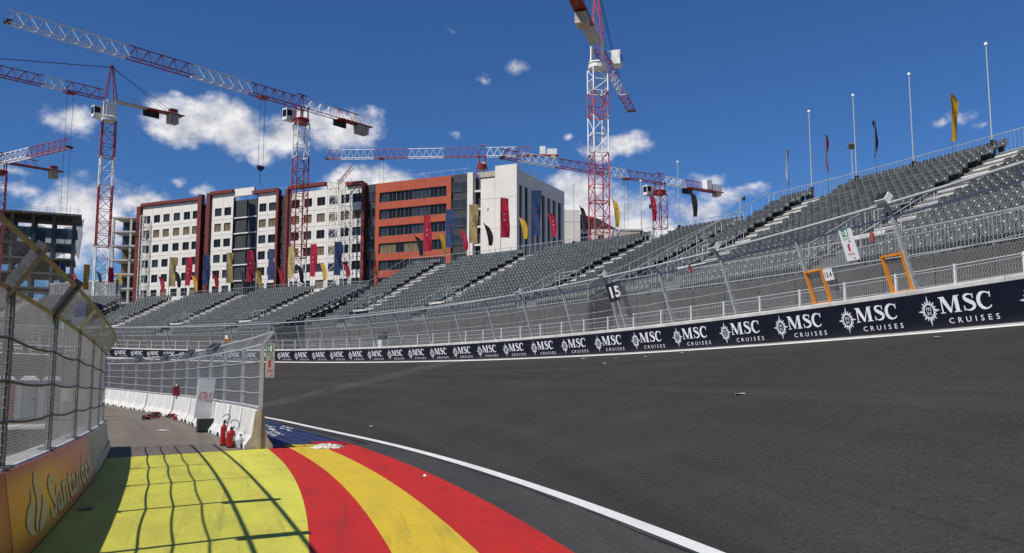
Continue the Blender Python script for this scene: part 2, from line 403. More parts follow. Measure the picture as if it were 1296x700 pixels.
def text_mesh(body, size, space=1.0, bold=0.0):
    cu = bpy.data.curves.new('t', 'FONT'); cu.body = body; cu.offset = bold; cu.size = size; cu.space_character = space; cu.resolution_u = 2; cu.fill_mode = 'FRONT'
    ob = bpy.data.objects.new('t', cu); COL.objects.link(ob); bpy.context.view_layer.update()
    me0 = bpy.data.meshes.new_from_object(ob.evaluated_get(bpy.context.evaluated_depsgraph_get()))
    vs = [tuple(v.co) for v in me0.vertices]; fs = [tuple(p.vertices) for p in me0.polygons]
    bpy.data.objects.remove(ob); bpy.data.curves.remove(cu); bpy.data.meshes.remove(me0)
    return vs, fs
def text_mb(mb, body, box, mi=0, z=0.0, space=1.0, bold=0.0):
    """fit text into box (x0,y0,x1,y1) of the local xy plane at height z"""
    vs, fs = text_mesh(body, 1.0, space, bold); a = np.array(vs); lo = a.min(0); hi = a.max(0)
    sx = (box[2] - box[0]) / (hi[0] - lo[0]); sy = (box[3] - box[1]) / (hi[1] - lo[1])
    mb.add([(box[0] + (p[0] - lo[0]) * sx, box[1] + (p[1] - lo[1]) * sy, z) for p in vs], fs, mi)
ORD = ['first', 'second', 'third', 'fourth', 'fifth', 'sixth', 'seventh', 'eighth', 'ninth', 'tenth', 'eleventh', 'twelfth', 'thirteenth', 'fourteenth', 'fifteenth',
       'sixteenth', 'seventeenth', 'eighteenth', 'nineteenth', 'twentieth', 'twenty-first', 'twenty-second', 'twenty-third', 'twenty-fourth']

# ------------------------------------------------------------------ track line (s = metres along the outer edge, o = metres outward of it)
S = np.arange(-60, 190, .25); I0 = 240
_s = np.clip(S, -3, 125); _k = .008654 - .010221e-2 * _s + .010731e-4 * _s ** 2
OP = np.concatenate([[0], np.cumsum((_k[1:] + _k[:-1]) / 2 * .25)]); OP = OP - OP[I0] + .274166
_dx, _dy = -np.sin(OP), np.cos(OP)
OX = np.concatenate([[0], np.cumsum((_dx[1:] + _dx[:-1]) / 2 * .25)]); OX = OX - OX[I0] + 10.696455
OY = np.concatenate([[0], np.cumsum((_dy[1:] + _dy[:-1]) / 2 * .25)]); OY = OY - OY[I0] + 23.647721
_q = np.clip(S, -20, 125) / 100; OZ = 2.963853 - .797673 * _q + 1.939396 * _q ** 2 + .21347 * _q ** 3
OI = np.interp(S, [-60, -30, -20, 13, 20, 30, 60, 190], [-10.2, -10.3, -10.93, -13.95, -14.08, -14.12, -14.2, -14.2])
OI = np.convolve(np.pad(OI, 20, mode='edge'), np.ones(41) / 41, 'valid')
ZI = np.maximum(0, OZ - 2.93) * (S > 20)
def f1(a, s): return float(np.interp(s, S, a))
def psi(s): return f1(OP, s)
def Tn(s): p = psi(s); return np.array([-math.sin(p), math.cos(p), 0.0])
def Nn(s): p = psi(s); return np.array([math.cos(p), math.sin(p), 0.0])
def so(s, o, z=None):
    p = psi(s); return np.array([f1(OX, s) + o * math.cos(p), f1(OY, s) + o * math.sin(p), f1(OZ, s) if z is None else z])
def oi(s): return f1(OI, s)
def zin(s): return f1(ZI, s)
UP = np.array([0, 0, 1.0])
def bank(t):
    a = .12; t = min(max(t, 0), 1)
    return ((t * t / (2 * a)) if t < a else (t - a / 2)) / (1 - a / 2)
def road_z(s, o):
    i = oi(s)
    if o <= i: return zin(s)
    return zin(s) + (f1(OZ, s) - zin(s)) * bank((o - i) / -i)

# ------------------------------------------------------------------ setting: ground, road, paint
mb = MB(); g = [-4000, -800, -200, 0, 200, 800, 4000]
mb.grid([[(x, y, -.4) for y in g] for x in g]); struct(mb.build('ground', 'tan_ground'))
def sheet(name, m, s0, s1, ds, edges, dz, n=1):
    """a sheet along the track between two lateral offsets (functions of s), dz above the road"""
    ss = np.linspace(s0, s1, max(2, int(round((s1 - s0) / ds)) + 1)); P = []; U = []
    for s in ss:
        a, b = edges[0](s), edges[1](s); row = []; ur = []
        for j in range(n + 1):
            o = a + (b - a) * j / n; row.append(so(s, o, road_z(s, o) + dz)); ur.append((s, o))
        P.append(row); U.append(ur)
    return struct(MB().grid(P, 0, U).build(name, m))
def track_sheet():
    P = []; U = []
    for s in np.arange(-55, 160.1, 1.0):
        i = oi(s); js = [0, .03, .06, .09, .12, .16, .22, .3, .4, .5, .6, .7, .8, .9, 1.0]
        P.append([so(s, i * (1 - t), road_z(s, i * (1 - t))) for t in js]); U.append([(s, i * (1 - t)) for t in js])
    struct(MB().grid(P, 0, U).build('race_track', 'track_asphalt'))
track_sheet()
def rel(a, b): return lambda s: oi(s) + a + (b - a) * min(max((s + 13) / 18, -2), 2.2)
E1, E2, E3, E4 = rel(-1.44, -1.05), rel(-2.36, -1.95), rel(-3.2, -2.78), rel(-4.0, -3.3)
sheet('service_road', 'service_asphalt', -55, 160, 1.5, (lambda s: -62, lambda s: oi(s) - .02), -.012, 24)
sheet('apron_strip', 'apron_asphalt', -55, 60, 1.0, (lambda s: E1(s) - .05, lambda s: oi(s) + .05), -.004, 3)
sheet('white_line', 'paint_white', -55, 150, .75, (lambda s: oi(s) - .245, lambda s: oi(s) + .005), .006)
sheet('outer_white_line', 'paint_white', -55, 150, 1.0, (lambda s: -.42, lambda s: -.2), .008)
sheet('outer_gutter', 'concrete', -55, 150, 1.0, (lambda s: -.16, lambda s: .0), .008)
def seam(): # tar joint beside the white line
    sheet('tar_seam', 'black_plastic', -40, 40, .75, (lambda s: oi(s) - .33 + .03 * math.sin(s * 1.7), lambda s: oi(s) - .31 + .03 * math.sin(s * 2.3)), .003)
seam()

# left wall line: t metres along from the reference point
WP0 = np.array([-4.81, 9.12]); WA, WR = .346, 250.0
def wl(t, o, z=0.0):
    p = WA + t / WR; z = z - (.014 * min(max(t, -5), 14) if z > .3 else 0)
    return np.array([WP0[0] + WR * (math.cos(p) - math.cos(WA)) + o * math.cos(p), WP0[1] + WR * (math.sin(p) - math.sin(WA)) + o * math.sin(p), z])
def wT(t): p = WA + t / WR; return np.array([-math.sin(p), math.cos(p), 0])
def wN(t): p = WA + t / WR; return np.array([math.cos(p), math.sin(p), 0])
YEL_A, YEL_B = np.array([-8.58, 20.22]), np.array([-6.13, 22.28])
def yellow_end(o, s):  # the painted area ends on a straight line across the gate
    return so(s, o)
def painted_fan():
    """lime run-off area from the left wall to the first red stripe"""
    P = []; U = []
    n = 46
    for i in range(n + 1):
        f = i / n; s = -45 + (3.8 + 45) * f
        b = so(s, E4(s), 0)[:2]
        # matching left edge point: walk along the wall base
        t = -28.0 + (YT_END + 28.0) * f
        a = wl(t, .02)[:2]
        row = []; ur = []
        for j in range(9):
            p = a + (b - a) * j / 8; row.append((p[0], p[1], .004)); ur.append((p[1] * .95 - p[0] * .3, p[0] * .95 + p[1] * .3))
        P.append(row); U.append(ur)
    return struct(MB().grid(P, 0, U).build('lime_run_off', 'paint_lime'))
YT_END = 11.2
painted_fan()
sheet('red_stripe', 'paint_red', -45, 3.8, .5, (E4, E3), .0052)
sheet('yellow_stripe', 'paint_yellow', -45, 5.1, .5, (E3, E2), .0044)
sheet('red_stripe', 'paint_red', -45, 6.3, .5, (E2, E1), .0052)
def blue_area():
    P = []; U = []
    for i in range(40):
        f = i / 39; row = []; ur = []
        for j in range(7):
            g = j / 6; s0 = 3.8 + 2.5 * g; s = s0 + (34 - s0) * f; a = E4(s) + .1; b = E1(s) + .15 * 0
            o = a + (b - a) * g; row.append(so(s, o, road_z(s, o) + .0035)); ur.append((s, o))
        P.append(row); U.append(ur)
    struct(MB().grid(P, 0, U).build('blue_run_off', 'paint_blue'))
    mb = MB(); rn = random.Random(3)   # worn white brush lettering, seen at a grazing angle, not readable
    for s0, r0, ln, w in ((9.4, -2.35, 1.6, .20), (10.0, -2.05, 2.2, .13), (11.6, -2.2, 1.5, .18), (12.0, -1.85, 2.0, .12), (12.3, -1.35, 2.6, .14), (13.4, -1.75, 1.8, .16), (14.0, -1.05, 2.4, .13), (14.6, -2.1, 2.0, .15), (15.4, -1.5, 2.2, .14)):
        n = 9
        for k in range(n):
            s1 = s0 + k * ln / n; o1 = oi(s1) + r0 + rn.uniform(-.07, .07); h = w * rn.uniform(.45, 1.0); zz = road_z(s1, o1) + .009 + .0004 * k; e = ln / n * rn.uniform(.7, 1.2)
            mb.add([so(s1, o1, zz), so(s1, o1 + h, zz), so(s1 + e, o1 + h * rn.uniform(.8, 1.2), zz), so(s1 + e, o1 + .03, zz)], [(0, 1, 2, 3)])
    struct(mb.build('white_ground_marking', 'paint_white'))
blue_area()
def path():
    P = []; U = []
    for s in np.arange(-40, 165.1, 2.0):
        P.append([so(s, o, f1(OZ, s) + z) for o, z in ((.30, 1.0), (2, 1.0), (8, 1.02), (16, 1.0), (23, .95), (32, -4.5))]); U.append([(s, o) for o in (.3, 2, 8, 16, 23, 32)])
    struct(MB().grid(P, 0, U).build('service_path', 'service_asphalt'))
path()

# ------------------------------------------------------------------ outer wall: blocks, banner panels with logo and lettering
TL = .1994; PL = 3.3113
def glyph_stroke(mb, pts, z, mi=0):
    """ribbon through (x, y, half width) points"""
    n = len(pts); a = []; b = []
    for i, (x, y, w) in enumerate(pts):
        x0, y0, _ = pts[max(i - 1, 0)]; x1, y1, _ = pts[min(i + 1, n - 1)]
        d = math.hypot(x1 - x0, y1 - y0) or 1; nx, ny = -(y1 - y0) / d, (x1 - x0) / d
        a.append((x + nx * w, y + ny * w, z)); b.append((x - nx * w, y - ny * w, z))
    for i in range(n - 1): mb.add([b[i], b[i + 1], a[i + 1], a[i]], [(0, 1, 2, 3)], mi)
def serif_letters(mb, x0, y0, w, h, z):
    """the three large serif capitals"""
    k = [0]
    def q(ps):
        k[0] += 1; mb.add([(x0 + p[0] * w, y0 + p[1] * h, z + k[0] * .0004) for p in ps], [tuple(range(len(ps)))])
    # M spans 0..0.42
    q([(.035, .03), (.06, .03), (.062, .97), (.037, .97)]); q([(.0, 0), (.10, 0), (.10, .05), (.0, .05)])
    q([(.0, 1), (.0, .955), (.03, .93), (.185, .02), (.215, .02), (.235, .12), (.115, 1)]); q([(.195, .0), (.215, .0), (.335, 1), (.31, 1)])
    q([(.31, .03), (.385, .03), (.385, .97), (.31, .97)]); q([(.275, 0), (.42, 0), (.42, .05), (.275, .05)]); q([(.31, 1), (.42, 1), (.42, .955), (.31, .955)])
    # S spans 0.47..0.70
    ctl = [(.668, .80, .010), (.652, .90, .013), (.610, .965, .016), (.560, .955, .024), (.518, .885, .034), (.510, .775, .042), (.535, .665, .046), (.585, .555, .049), (.640, .450, .050), (.672, .335, .046), (.668, .205, .040), (.632, .095, .030), (.580, .035, .018), (.530, .050, .013), (.498, .120, .011), (.484, .230, .010)]
    pts = []
    for i in range(len(ctl) - 1):
        p0, p1, p2, p3 = ctl[max(i - 1, 0)], ctl[i], ctl[i + 1], ctl[min(i + 2, len(ctl) - 1)]
        for u in (0, .5):
            pts.append(tuple(.5 * (2 * b_ + (c_ - a_) * u + (2 * a_ - 5 * b_ + 4 * c_ - d_) * u * u + (-a_ + 3 * b_ - 3 * c_ + d_) * u ** 3) for a_, b_, c_, d_ in zip(p0, p1, p2, p3)))
    pts.append(ctl[-1]); glyph_stroke(mb, [(x0 + x * w, y0 + y * h, wd * w * .62) for x, y, wd in pts], z + .004)
    q([(.655, .70), (.672, .70), (.678, 1.0), (.662, .97)]); q([(.475, .33), (.492, .33), (.485, .02), (.470, 0)])
    # C spans 0.74..1
    pts = []
    for i in range(25):
        ang = R(42 + 276 * i / 24); wd = .010 + .024 * max(0, -math.cos(ang)) ** .9
        pts.append((x0 + (.885 + .125 * math.cos(ang)) * w, y0 + (.5 + .475 * math.sin(ang)) * h, wd * w))
    glyph_stroke(mb, pts, z + .0045); q([(.965, .66), (.985, .66), (.992, 1.0), (.972, .94)])
def logo_mesh():
    mb = MB(); n = 16; z = .004
    for i in range(n):
        a = 2 * math.pi * i / n + math.pi / 2; L_ = .405 if i % 4 == 0 else (.315 if i % 2 == 0 else .285); hw = .155 * .36
        c, s_ = math.cos(a), math.sin(a); rr = .165
        tip = (L_ * c, L_ * s_, z)
        bl = (rr * c - hw * s_, rr * s_ + hw * c, z); br = (rr * c + hw * s_, rr * s_ - hw * c, z); m_ = ((L_ - .05) * c, (L_ - .05) * s_, z)
        mb.add([bl, tip, (rr * c, rr * s_, z)], [(0, 2, 1)], 0); mb.add([br, tip, (rr * c, rr * s_, z)], [(0, 1, 2)], 1)
    def disc(r, z, mi, k=28): mb.add([(r * math.cos(2 * math.pi * i / k), r * math.sin(2 * math.pi * i / k), z) for i in range(k)], [tuple(range(k))], mi)
    disc(.185, .006, 0); disc(.158, .008, 2)
    text_mb(mb, 'm', (-.085, .005, .085, .095), 0, .011); text_mb(mb, 'sc', (-.075, -.105, .095, -.02), 0, .011)
    return mb.mesh('sun_logo', ['white_print', 'silver_print', 'navy_vinyl'])
def lettering_mesh():
    mb = MB(); serif_letters(mb, .40, -.10, 1.72, .42, .004)
    text_mb(mb, 'CRUISES', (.62, -.37, 2.24, -.235), 0, .004, 1.75)
    return mb.mesh('lettering', ['white_print'])
def panel_mesh():
    return MB().box((-.752, -.475, -.02), (2.552, .475, 0)).mesh('banner_panel', ['navy_vinyl'])
outer = thing('outer_wall', 'long curved outer track wall with navy white-lettered banner panels below the catch fence', 'wall', so(0, 0))
LOGO, LETT, PAN = logo_mesh(), lettering_mesh(), panel_mesh()
for k in range(-4, 38):
    s = -.811 + PL * k; a, b = s + .75, s - 2.556; mid = s - .905
    T, N = Tn(mid), Nn(mid); U = -N * math.sin(TL) + UP * math.cos(TL); n = -N * math.cos(TL) - UP * math.sin(TL)
    pa, pb = so(a, 0), so(b, 0); x = (pb - pa); x = x / np.linalg.norm(x); U = U - x * np.dot(U, x); U /= np.linalg.norm(U); n = np.cross(x, U)
    c = (pa + pb) / 2 - x * .905 + U * .505
    mw = frame(c + n * .012, x, U, n)
    pn = inst('banner_panel', PAN, outer, mw)
    for nm, me in (('sun_logo', LOGO), ('lettering', LETT)):
        o = inst(nm, me, None, Matrix.Identity(4)); o.parent = pn
    prof = [(.075, -.3), (-.15, .985), (-.16, 1.07), (-.10, 1.10), (.38, 1.10), (.42, -.3)]
    MB().loft([[so(e, o) + UP * z for o, z in prof] for e in (a - .012, b + .012)]).build('wall_block', 'white_concrete', outer)

# ------------------------------------------------------------------ wire mesh and fences
def wire_panel(mb, A, B, Cc, D, step, r, sag=0.0):
    """diagonal wires filling the quad A-B (bottom) to D-C (top); real three-sided wires"""
    A, B, Cc, D = map(V3, (A, B, Cc, D)); L_ = np.linalg.norm(B - A); Hh = np.linalg.norm(D - A)
    nn = np.cross(B - A, D - A); nn /= np.linalg.norm(nn)
    def pt(u, v): u, v = u / L_, v / Hh; return A * (1 - u) * (1 - v) + B * u * (1 - v) + Cc * u * v + D * (1 - u) * v
    for sgn in (1, -1):
        c = -Hh if sgn > 0 else 0.0; end = L_ if sgn > 0 else L_ + Hh
        c += step * random.random()
        while c < end:
            if sgn > 0: v0, v1 = max(0, -c), min(Hh, L_ - c); f = lambda v: (c + v, v)
            else: v0, v1 = max(0, c - L_), min(Hh, c); f = lambda v: (c - v, v)
            if v1 - v0 > .02:
                p, q = pt(*f(v0)), pt(*f(v1)); d = q - p; d /= np.linalg.norm(d); e = np.cross(d, nn)
                tri = [(nn * math.cos(t) + e * math.sin(t)) * r for t in (0, 2.094, 4.189)]
                mb.add([p + w for w in tri] + [q + w for w in tri], [(0, 1, 4, 3), (1, 2, 5, 4), (2, 0, 3, 5)])
            c += step
fence = thing('catch_fence', 'tall leaning galvanised catch fence with cables on top of the outer banner wall', 'fence', so(0, .2) + UP * 1.1)
PS = [4.4 * k for k in range(-2, 29)]
def fp(s, j):  # fence section: foot, bend, tip
    o, z = ((.2, 1.1), (-.42, 3.1), (-.70, 3.42))[j]; return so(s, o) + UP * z
wm = MB()
for i, s in enumerate(PS):
    a, b, c = fp(s, 0), fp(s, 1), fp(s, 2); T = Tn(s); d = (b - a) / np.linalg.norm(b - a); nn = np.cross(T, d)
    mb = MB(); mb.obox((a + b) / 2, (T, d, nn), (.045, np.linalg.norm(b - a) / 2, .012)); mb.obox((a + b) / 2 + nn * .045, (T, d, nn), (.05, np.linalg.norm(b - a) / 2 - .002, .008)); mb.obox((a + b) / 2 - nn * .045, (T, d, nn), (.05, np.linalg.norm(b - a) / 2 - .002, .008))
    e = (c - b) / np.linalg.norm(c - b); m2 = np.cross(T, e); mb.obox((b + c) / 2, (T, e, m2), (.04, np.linalg.norm(c - b) / 2, .03))
    mb.obox(a - UP * .01, (T, Nn(s), UP), (.12, .12, .012))
    mb.build('fence_post', 'galvanised', fence)
    if i < len(PS) - 1:
        s2 = PS[i + 1]
        if s < 60: wire_panel(wm, fp(s, 0), fp(s2, 0), fp(s2, 1), fp(s, 1), .105, .0031 if s < 15 else .0026); wire_panel(wm, fp(s, 1), fp(s2, 1), fp(s2, 2), fp(s, 2), .105, .0026)
        else: wire_panel(wm, fp(s, 0), fp(s2, 0), fp(s2, 1), fp(s, 1), .16, .0035)
wm.build('wire_mesh', 'wire', fence, kind='stuff')
def fence_run(name, f, r, m='galvanised'):
    mb = MB().tube([f(s) for s in np.arange(PS[0], PS[-1] + .1, 1.1)], r, 8); mb.smooth = True; mb.build(name, m, fence)
fence_run('top_rail', lambda s: fp(s, 2), .042); fence_run('bend_rail', lambda s: fp(s, 1), .03)
for k in (.22, .45, .72):
    fence_run('cable', lambda s: fp(s, 0) * (1 - k) + fp(s, 1) * k - UP * .03 * math.sin(math.pi * ((s / 4.4) % 1)), .011)

# lamps on every second post, their labels tell them apart by what stands near
LAMPS = [(0, 'light grey signal box atop the fence post beside the right orange frame'), (8.8, 'light grey signal box on the fence post left of the two orange frames'),
         (17.6, 'light grey signal box on the fence post above the black turn sign'), (26.4, 'light grey signal box on the second lamp post left of the turn sign')]
for s, lab in LAMPS:
    c = fp(s, 2) + UP * .16; T, N = Tn(s), Nn(s); ax = (T, -N * .8 + UP * .6 * 0 + UP * -.6, N * .6 + UP * .8)
    ax = (T, N * .8 - UP * .6, N * .6 + UP * .8)
    t = thing('signal_box', lab, 'signal light', c, 'signal boxes on the catch fence')
    mb = MB(); mb.obox(c, ax, (.20, .09, .13)); mb.build('housing', 'board_white', t)
    mb = MB(); mb.obox(c - ax[1] * .105, ax, (.17, .012, .10)); mb.build('lens', 'black_plastic', t)
    mb = MB(); mb.bar(c, fp(s, 1), .03); mb.bar(c + T * .1, fp(s, 2), .02); mb.build('bracket', 'galvanised_dark', t)

# low rail along the path behind the wall
rail = thing('path_railing', 'low white-posted railing along the path behind the outer wall', 'railing', so(0, 2.2) + UP)
rs = [-1.6 + 2.36 * k for k in range(-2, 52)]
wm = MB()
for i, s in enumerate(rs):
    b = so(s, 2.2) + UP * .98; MB().obox(b + UP * .52, (Tn(s), Nn(s), UP), (.03, .03, .52)).build('post', 'board_white', rail)
    if i < len(rs) - 1 and s < 70:
        e = so(rs[i + 1], 2.2) + UP * .98; n = 24 if s < 12 else 12
        for k in range(1, n): p = b + (e - b) * k / n; wm.bar(p + UP * .12, p + UP * .94, .004, 0, 3)
        for h in ((.12, .3, .48, .66) if s > 12 else (.12, .25, .38, .51, .64, .77)): wm.bar(b + UP * h, e + UP * h, .004, 0, 3)
wm.build('infill_mesh', 'wire', rail, kind='stuff')
for h in (.5, 1.0): MB().tube([so(s, 2.2) + UP * (.98 + h) for s in rs], .014 if h < 1 else .02, 4).build('rail', 'galvanised', rail)

# ------------------------------------------------------------------ left wall with banner and fence
WZ = .87
def wprof(t): return [wl(t, .0, -.05), wl(t, -.02, .06), wl(t, -.13, WZ - .03), wl(t, -.16, WZ), wl(t, -.44, WZ), wl(t, -.62, 0)]
lw = thing('left_wall', 'low concrete barrier wall at left wearing the orange banner, fence on top', 'wall', wl(0, 0))
edges = [-21.2, -18.2, -15.2, -12.2, -9.2, -6.2, -3.2, -.2, 2.8, 5.8, 8.8, 11.8, 14.8]
for a, b in zip(edges[:-1], edges[1:]):
    MB().loft([[p for p in wprof(t)] for t in (a + .012, (a + b) / 2, b - .012)]).build('wall_block', 'white_concrete', lw)
def wall_face(name, t0, t1, m, z0=.012, z1=WZ - .02, off=.012, parent=lw):
    def face(t, z): o = -.13 * (z / (WZ - .03)); return wl(t, o + off + .004, z)
    ts = np.linspace(t0, t1, max(2, int((t1 - t0) / .5) + 2)); zs = np.linspace(z0, z1, 6)
    mb = MB().grid([[face(t, z) for z in zs] for t in ts], 0, [[((t - t0) / (t1 - t0), (z - z0) / (z1 - z0)) for z in zs] for t in ts])
    n = len(mb.v); k = len(zs); m_ = len(ts)   # thickness: a back sheet and a rim
    back = [wl(0, 0)] * 0
    for t in ts:
        for z in zs: p = face(t, z) - wN(t) * off; mb.v.append(tuple(p)); mb.uv.append(((t - t0) / (t1 - t0), (z - z0) / (z1 - z0)))
    rim = [i * k for i in range(m_)] + [(m_ - 1) * k + j for j in range(1, k)] + [i * k + k - 1 for i in range(m_ - 2, -1, -1)] + [j for j in range(k - 2, 0, -1)]
    for i in range(len(rim)): a, b = rim[i], rim[(i + 1) % len(rim)]; mb.f.append((a, b, n + b, n + a)); mb.m.append(0)
    return mb.build(name, m, parent)
wall_face('banner_panel', -9.35, -3.3, 'banner_orange', off=.014)
wall_face('banner_panel', -3.26, -1.02, 'banner_orange', off=.014)
def long_banner():
    # one print across two sheets: the amber end stands left, the crimson end right
    return wall_face('banner_panel', -.98, 6.9, 'banner_orange', off=.014)
ban = long_banner()
wall_face('cover_sheet', 6.93, 10.6, 'grey_vinyl', off=.013); wall_face('cover_sheet', 10.64, 14.7, 'grey_vinyl', off=.013)
def on_wall(t, z): return wl(t, -.13 * (z / (WZ - .03)) + .026, z)
def wall_text(mb, body, t0, t1, z0, z1):
    vs, fs = text_mesh(body, 1.0, 1.0, .014); a = np.array(vs); lo = a.min(0); hi = a.max(0)
    mb.add([on_wall(t0 + (p[0] - lo[0]) / (hi[0] - lo[0]) * (t1 - t0), z0 + (p[1] - lo[1]) / (hi[1] - lo[1]) * (z1 - z0)) for p in vs], fs)
mb = MB(); wall_text(mb, 'Santander', 1.30, 6.55, .105, .63); mb.build('lettering', 'cream_print', ban)
mb = MB()  # flame emblem: a round bowl with a tall tongue, split by dark gaps
def blob(pts): mb.add([on_wall(t, z) for t, z in pts], [tuple(range(len(pts)))])
def fl(u, v): return (-.30 + u * 1.42, .10 + v * .66)
right = [(.50, .03), (.66, .04), (.82, .10), (.93, .20), (.97, .31), (.95, .42), (.86, .52), (.79, .56), (.80, .47), (.74, .36), (.62, .22), (.53, .10)]
midp = [(.44, .06), (.50, .16), (.60, .30), (.68, .42), (.70, .54), (.66, .68), (.60, .80), (.58, .92), (.60, 1.0), (.50, .93), (.46, .82), (.48, .70), (.53, .58), (.52, .47), (.46, .36), (.38, .22), (.36, .12)]
leftp = [(.42, .03), (.28, .05), (.12, .12), (.03, .22), (.02, .33), (.08, .43), (.20, .52), (.30, .57), (.29, .66), (.34, .75), (.40, .60), (.42, .50), (.37, .40), (.30, .28), (.29, .14), (.34, .06)]
for q in (right, midp, leftp): blob([fl(u, v) for u, v in q])
mb.build('flame_emblem', 'cream_print', ban)

lf = thing('left_fence', 'tall debris fence with olive rails leaning inward on the left wall', 'fence', wl(0, -.2, WZ))
LP = [-.75 + 3.0 * k for k in range(-6, 6)]
FO, FB, FT = (-.20, WZ), (-.20, 2.54), (.03, 2.90)
def lp(t, k): o, z = (FO, FB, FT)[k]; return wl(t, o, z)
wm = MB(); wobble = random.Random(2)
for i, t in enumerate(LP):
    a, b, c = lp(t, 0), lp(t, 1), lp(t, 2); T, N = wT(t), wN(t)
    mb = MB(); mb.obox((a + b) / 2, (T, N, UP), (.035, .008, (b - a)[2] / 2)); mb.obox((a + b) / 2 + N * .03, (T, N, UP), (.038, .007, (b - a)[2] / 2 - .003)); mb.obox((a + b) / 2 - N * .03, (T, N, UP), (.038, .007, (b - a)[2] / 2 - .003))
    mb.obox(a + UP * .012, (T, N, UP), (.10, .10, .012)); mb.build('fence_post', 'galvanised_dark', lf)
    MB().obox((b + c) / 2, (T, (c - b) / np.linalg.norm(c - b), np.cross(T, (c - b) / np.linalg.norm(c - b))), (.02, np.linalg.norm(c - b) / 2, .024)).build('arm', 'olive_rail', lf)
    for z in np.arange(WZ + .1, 2.5, .11):   # twisted tie wires holding the mesh along the post
        p = wl(t, -.20, z + wobble.uniform(-.02, .02)); wm.tube([p + T * .045 + N * .01, p + N * .05 + UP * .02, p - T * .045 + UP * .01, p - N * .04], .006, 3, 0, False)
    if i < len(LP) - 1:
        t2 = LP[i + 1]; k = 2
        for h in range(k):
            ta, tb = t + (t2 - t) * h / k, t + (t2 - t) * (h + 1) / k
            wire_panel(wm, lp(ta, 0), lp(tb, 0), lp(tb, 1), lp(ta, 1), .055, .0019)
            wire_panel(wm, lp(ta, 1), lp(tb, 1), lp(tb, 2), lp(ta, 2), .075, .0016)
wm.build('wire_mesh', 'wire', lf, kind='stuff')
def lrun(name, f, r, m, sag=0):
    MB().tube([f(t) - UP * sag * math.sin(math.pi * (((t + .75) / 3.0) % 1)) for t in np.arange(LP[0], LP[-1] + .05, .5)], r, 5).build(name, m, lf)
lrun('top_rail', lambda t: lp(t, 2), .026, 'olive_rail'); lrun('bend_rail', lambda t: lp(t, 1), .024, 'olive_rail')
for z in (1.30, 1.68, 2.08): lrun('cable', lambda t: wl(t, -.18, z), .013, 'cable_black', .035)
for t in (LP[6], LP[7], LP[4]):   # dark signal panels lying along the arms of two posts
    near = t < 0
    b, c = lp(t, 1), lp(t, 2); d = (c - b) / np.linalg.norm(c - b); T = wT(t); n = np.cross(T, d)
    o = tag(MB().obox(b + (c - b) * .5 - T * .13, (T, d, n), (.10, .30, .045)).build('signal_light', 'galvanised_dark' if near else 'black_plastic'), 
            {LP[6]: 'grey signal panel on the first fence arm at the left picture edge', LP[7]: 'black signal panel on the second fence arm from the left edge', LP[4]: 'grey signal panel on a fence arm behind the viewpoint'}[t], 'signal light', 'signal panels on the left fence')

# ------------------------------------------------------------------ right barrier: concrete blocks with fence
def bo(s): return float(np.interp(s, [0, 3.65, 13, 18.2, 44.5, 60, 120], [-16.95, -17.0, -17.74, -17.96, -18.4, -18.6, -18.6]))
def bp_(s, o, z=0.0): return so(s, bo(s) + o, zin(s) + z)      # o measured from the foot towards the track
brn = random.Random(14)
bounds = [3.65 + 3.02 * k for k in range(19)]
for i, (a, b) in enumerate(zip(bounds[:-1], bounds[1:])):
    a2, b2 = a + .035, b - .035; jj = brn.uniform(-.035, .035); jk = brn.uniform(-.03, .03); prof = [(0, 0), (0, .09), (.16, .32), (.235, .93), (.255, .95), (.425, .95), (.445, .93), (.52, .32), (.68, .09), (.68, 0)]
    mb = MB().loft([[bp_(s, o + (jj if i else 0) + jk * (q_ - 1) * (1 if i else 0), z) for o, z in prof] for q_, s in enumerate((a2, (a2 + b2) / 2, b2))])
    lab = ('tan-ended white concrete barrier block at the open end of the row beside the fire extinguishers' if i == 0 else 'white concrete barrier block, %s from the open end of the row' % ORD[i])
    t = thing('barrier_block', lab, 'barrier', bp_((a + b) / 2, .3), 'white concrete barrier blocks under the inner fence')
    mb.build('block_body', 'white_concrete', t)
    if i == 0:  # bare concrete end face
        MB().loft([[bp_(a2 - d, o, z) for o, z in [(.004, .004), (.004, .088), (.163, .318), (.238, .926), (.443, .926), (.517, .318), (.676, .088), (.676, .004)]] for d in (.012, .001)]).build('end_face', 'raw_concrete', t)
    for f in (.2, .8):     # drain slots at the foot
        s = a2 + (b2 - a2) * f; MB().obox(bp_(s, (jj if i else 0) - .004, .055), (Tn(s), Nn(s), UP), (.13, .03, .05)).build('drain_slot', 'dark_fabric', t)
inf = thing('inner_fence', 'galvanised catch fence standing on the white concrete barrier row', 'fence', bp_(3.7, .34, .95))
IP = [3.75 + 4.2 * k for k in range(13)]; wm = MB()
def ip(s, k): o, z = ((.36, .95), (.36, 2.58), (.62, 2.90))[k]; return bp_(s, o, z)
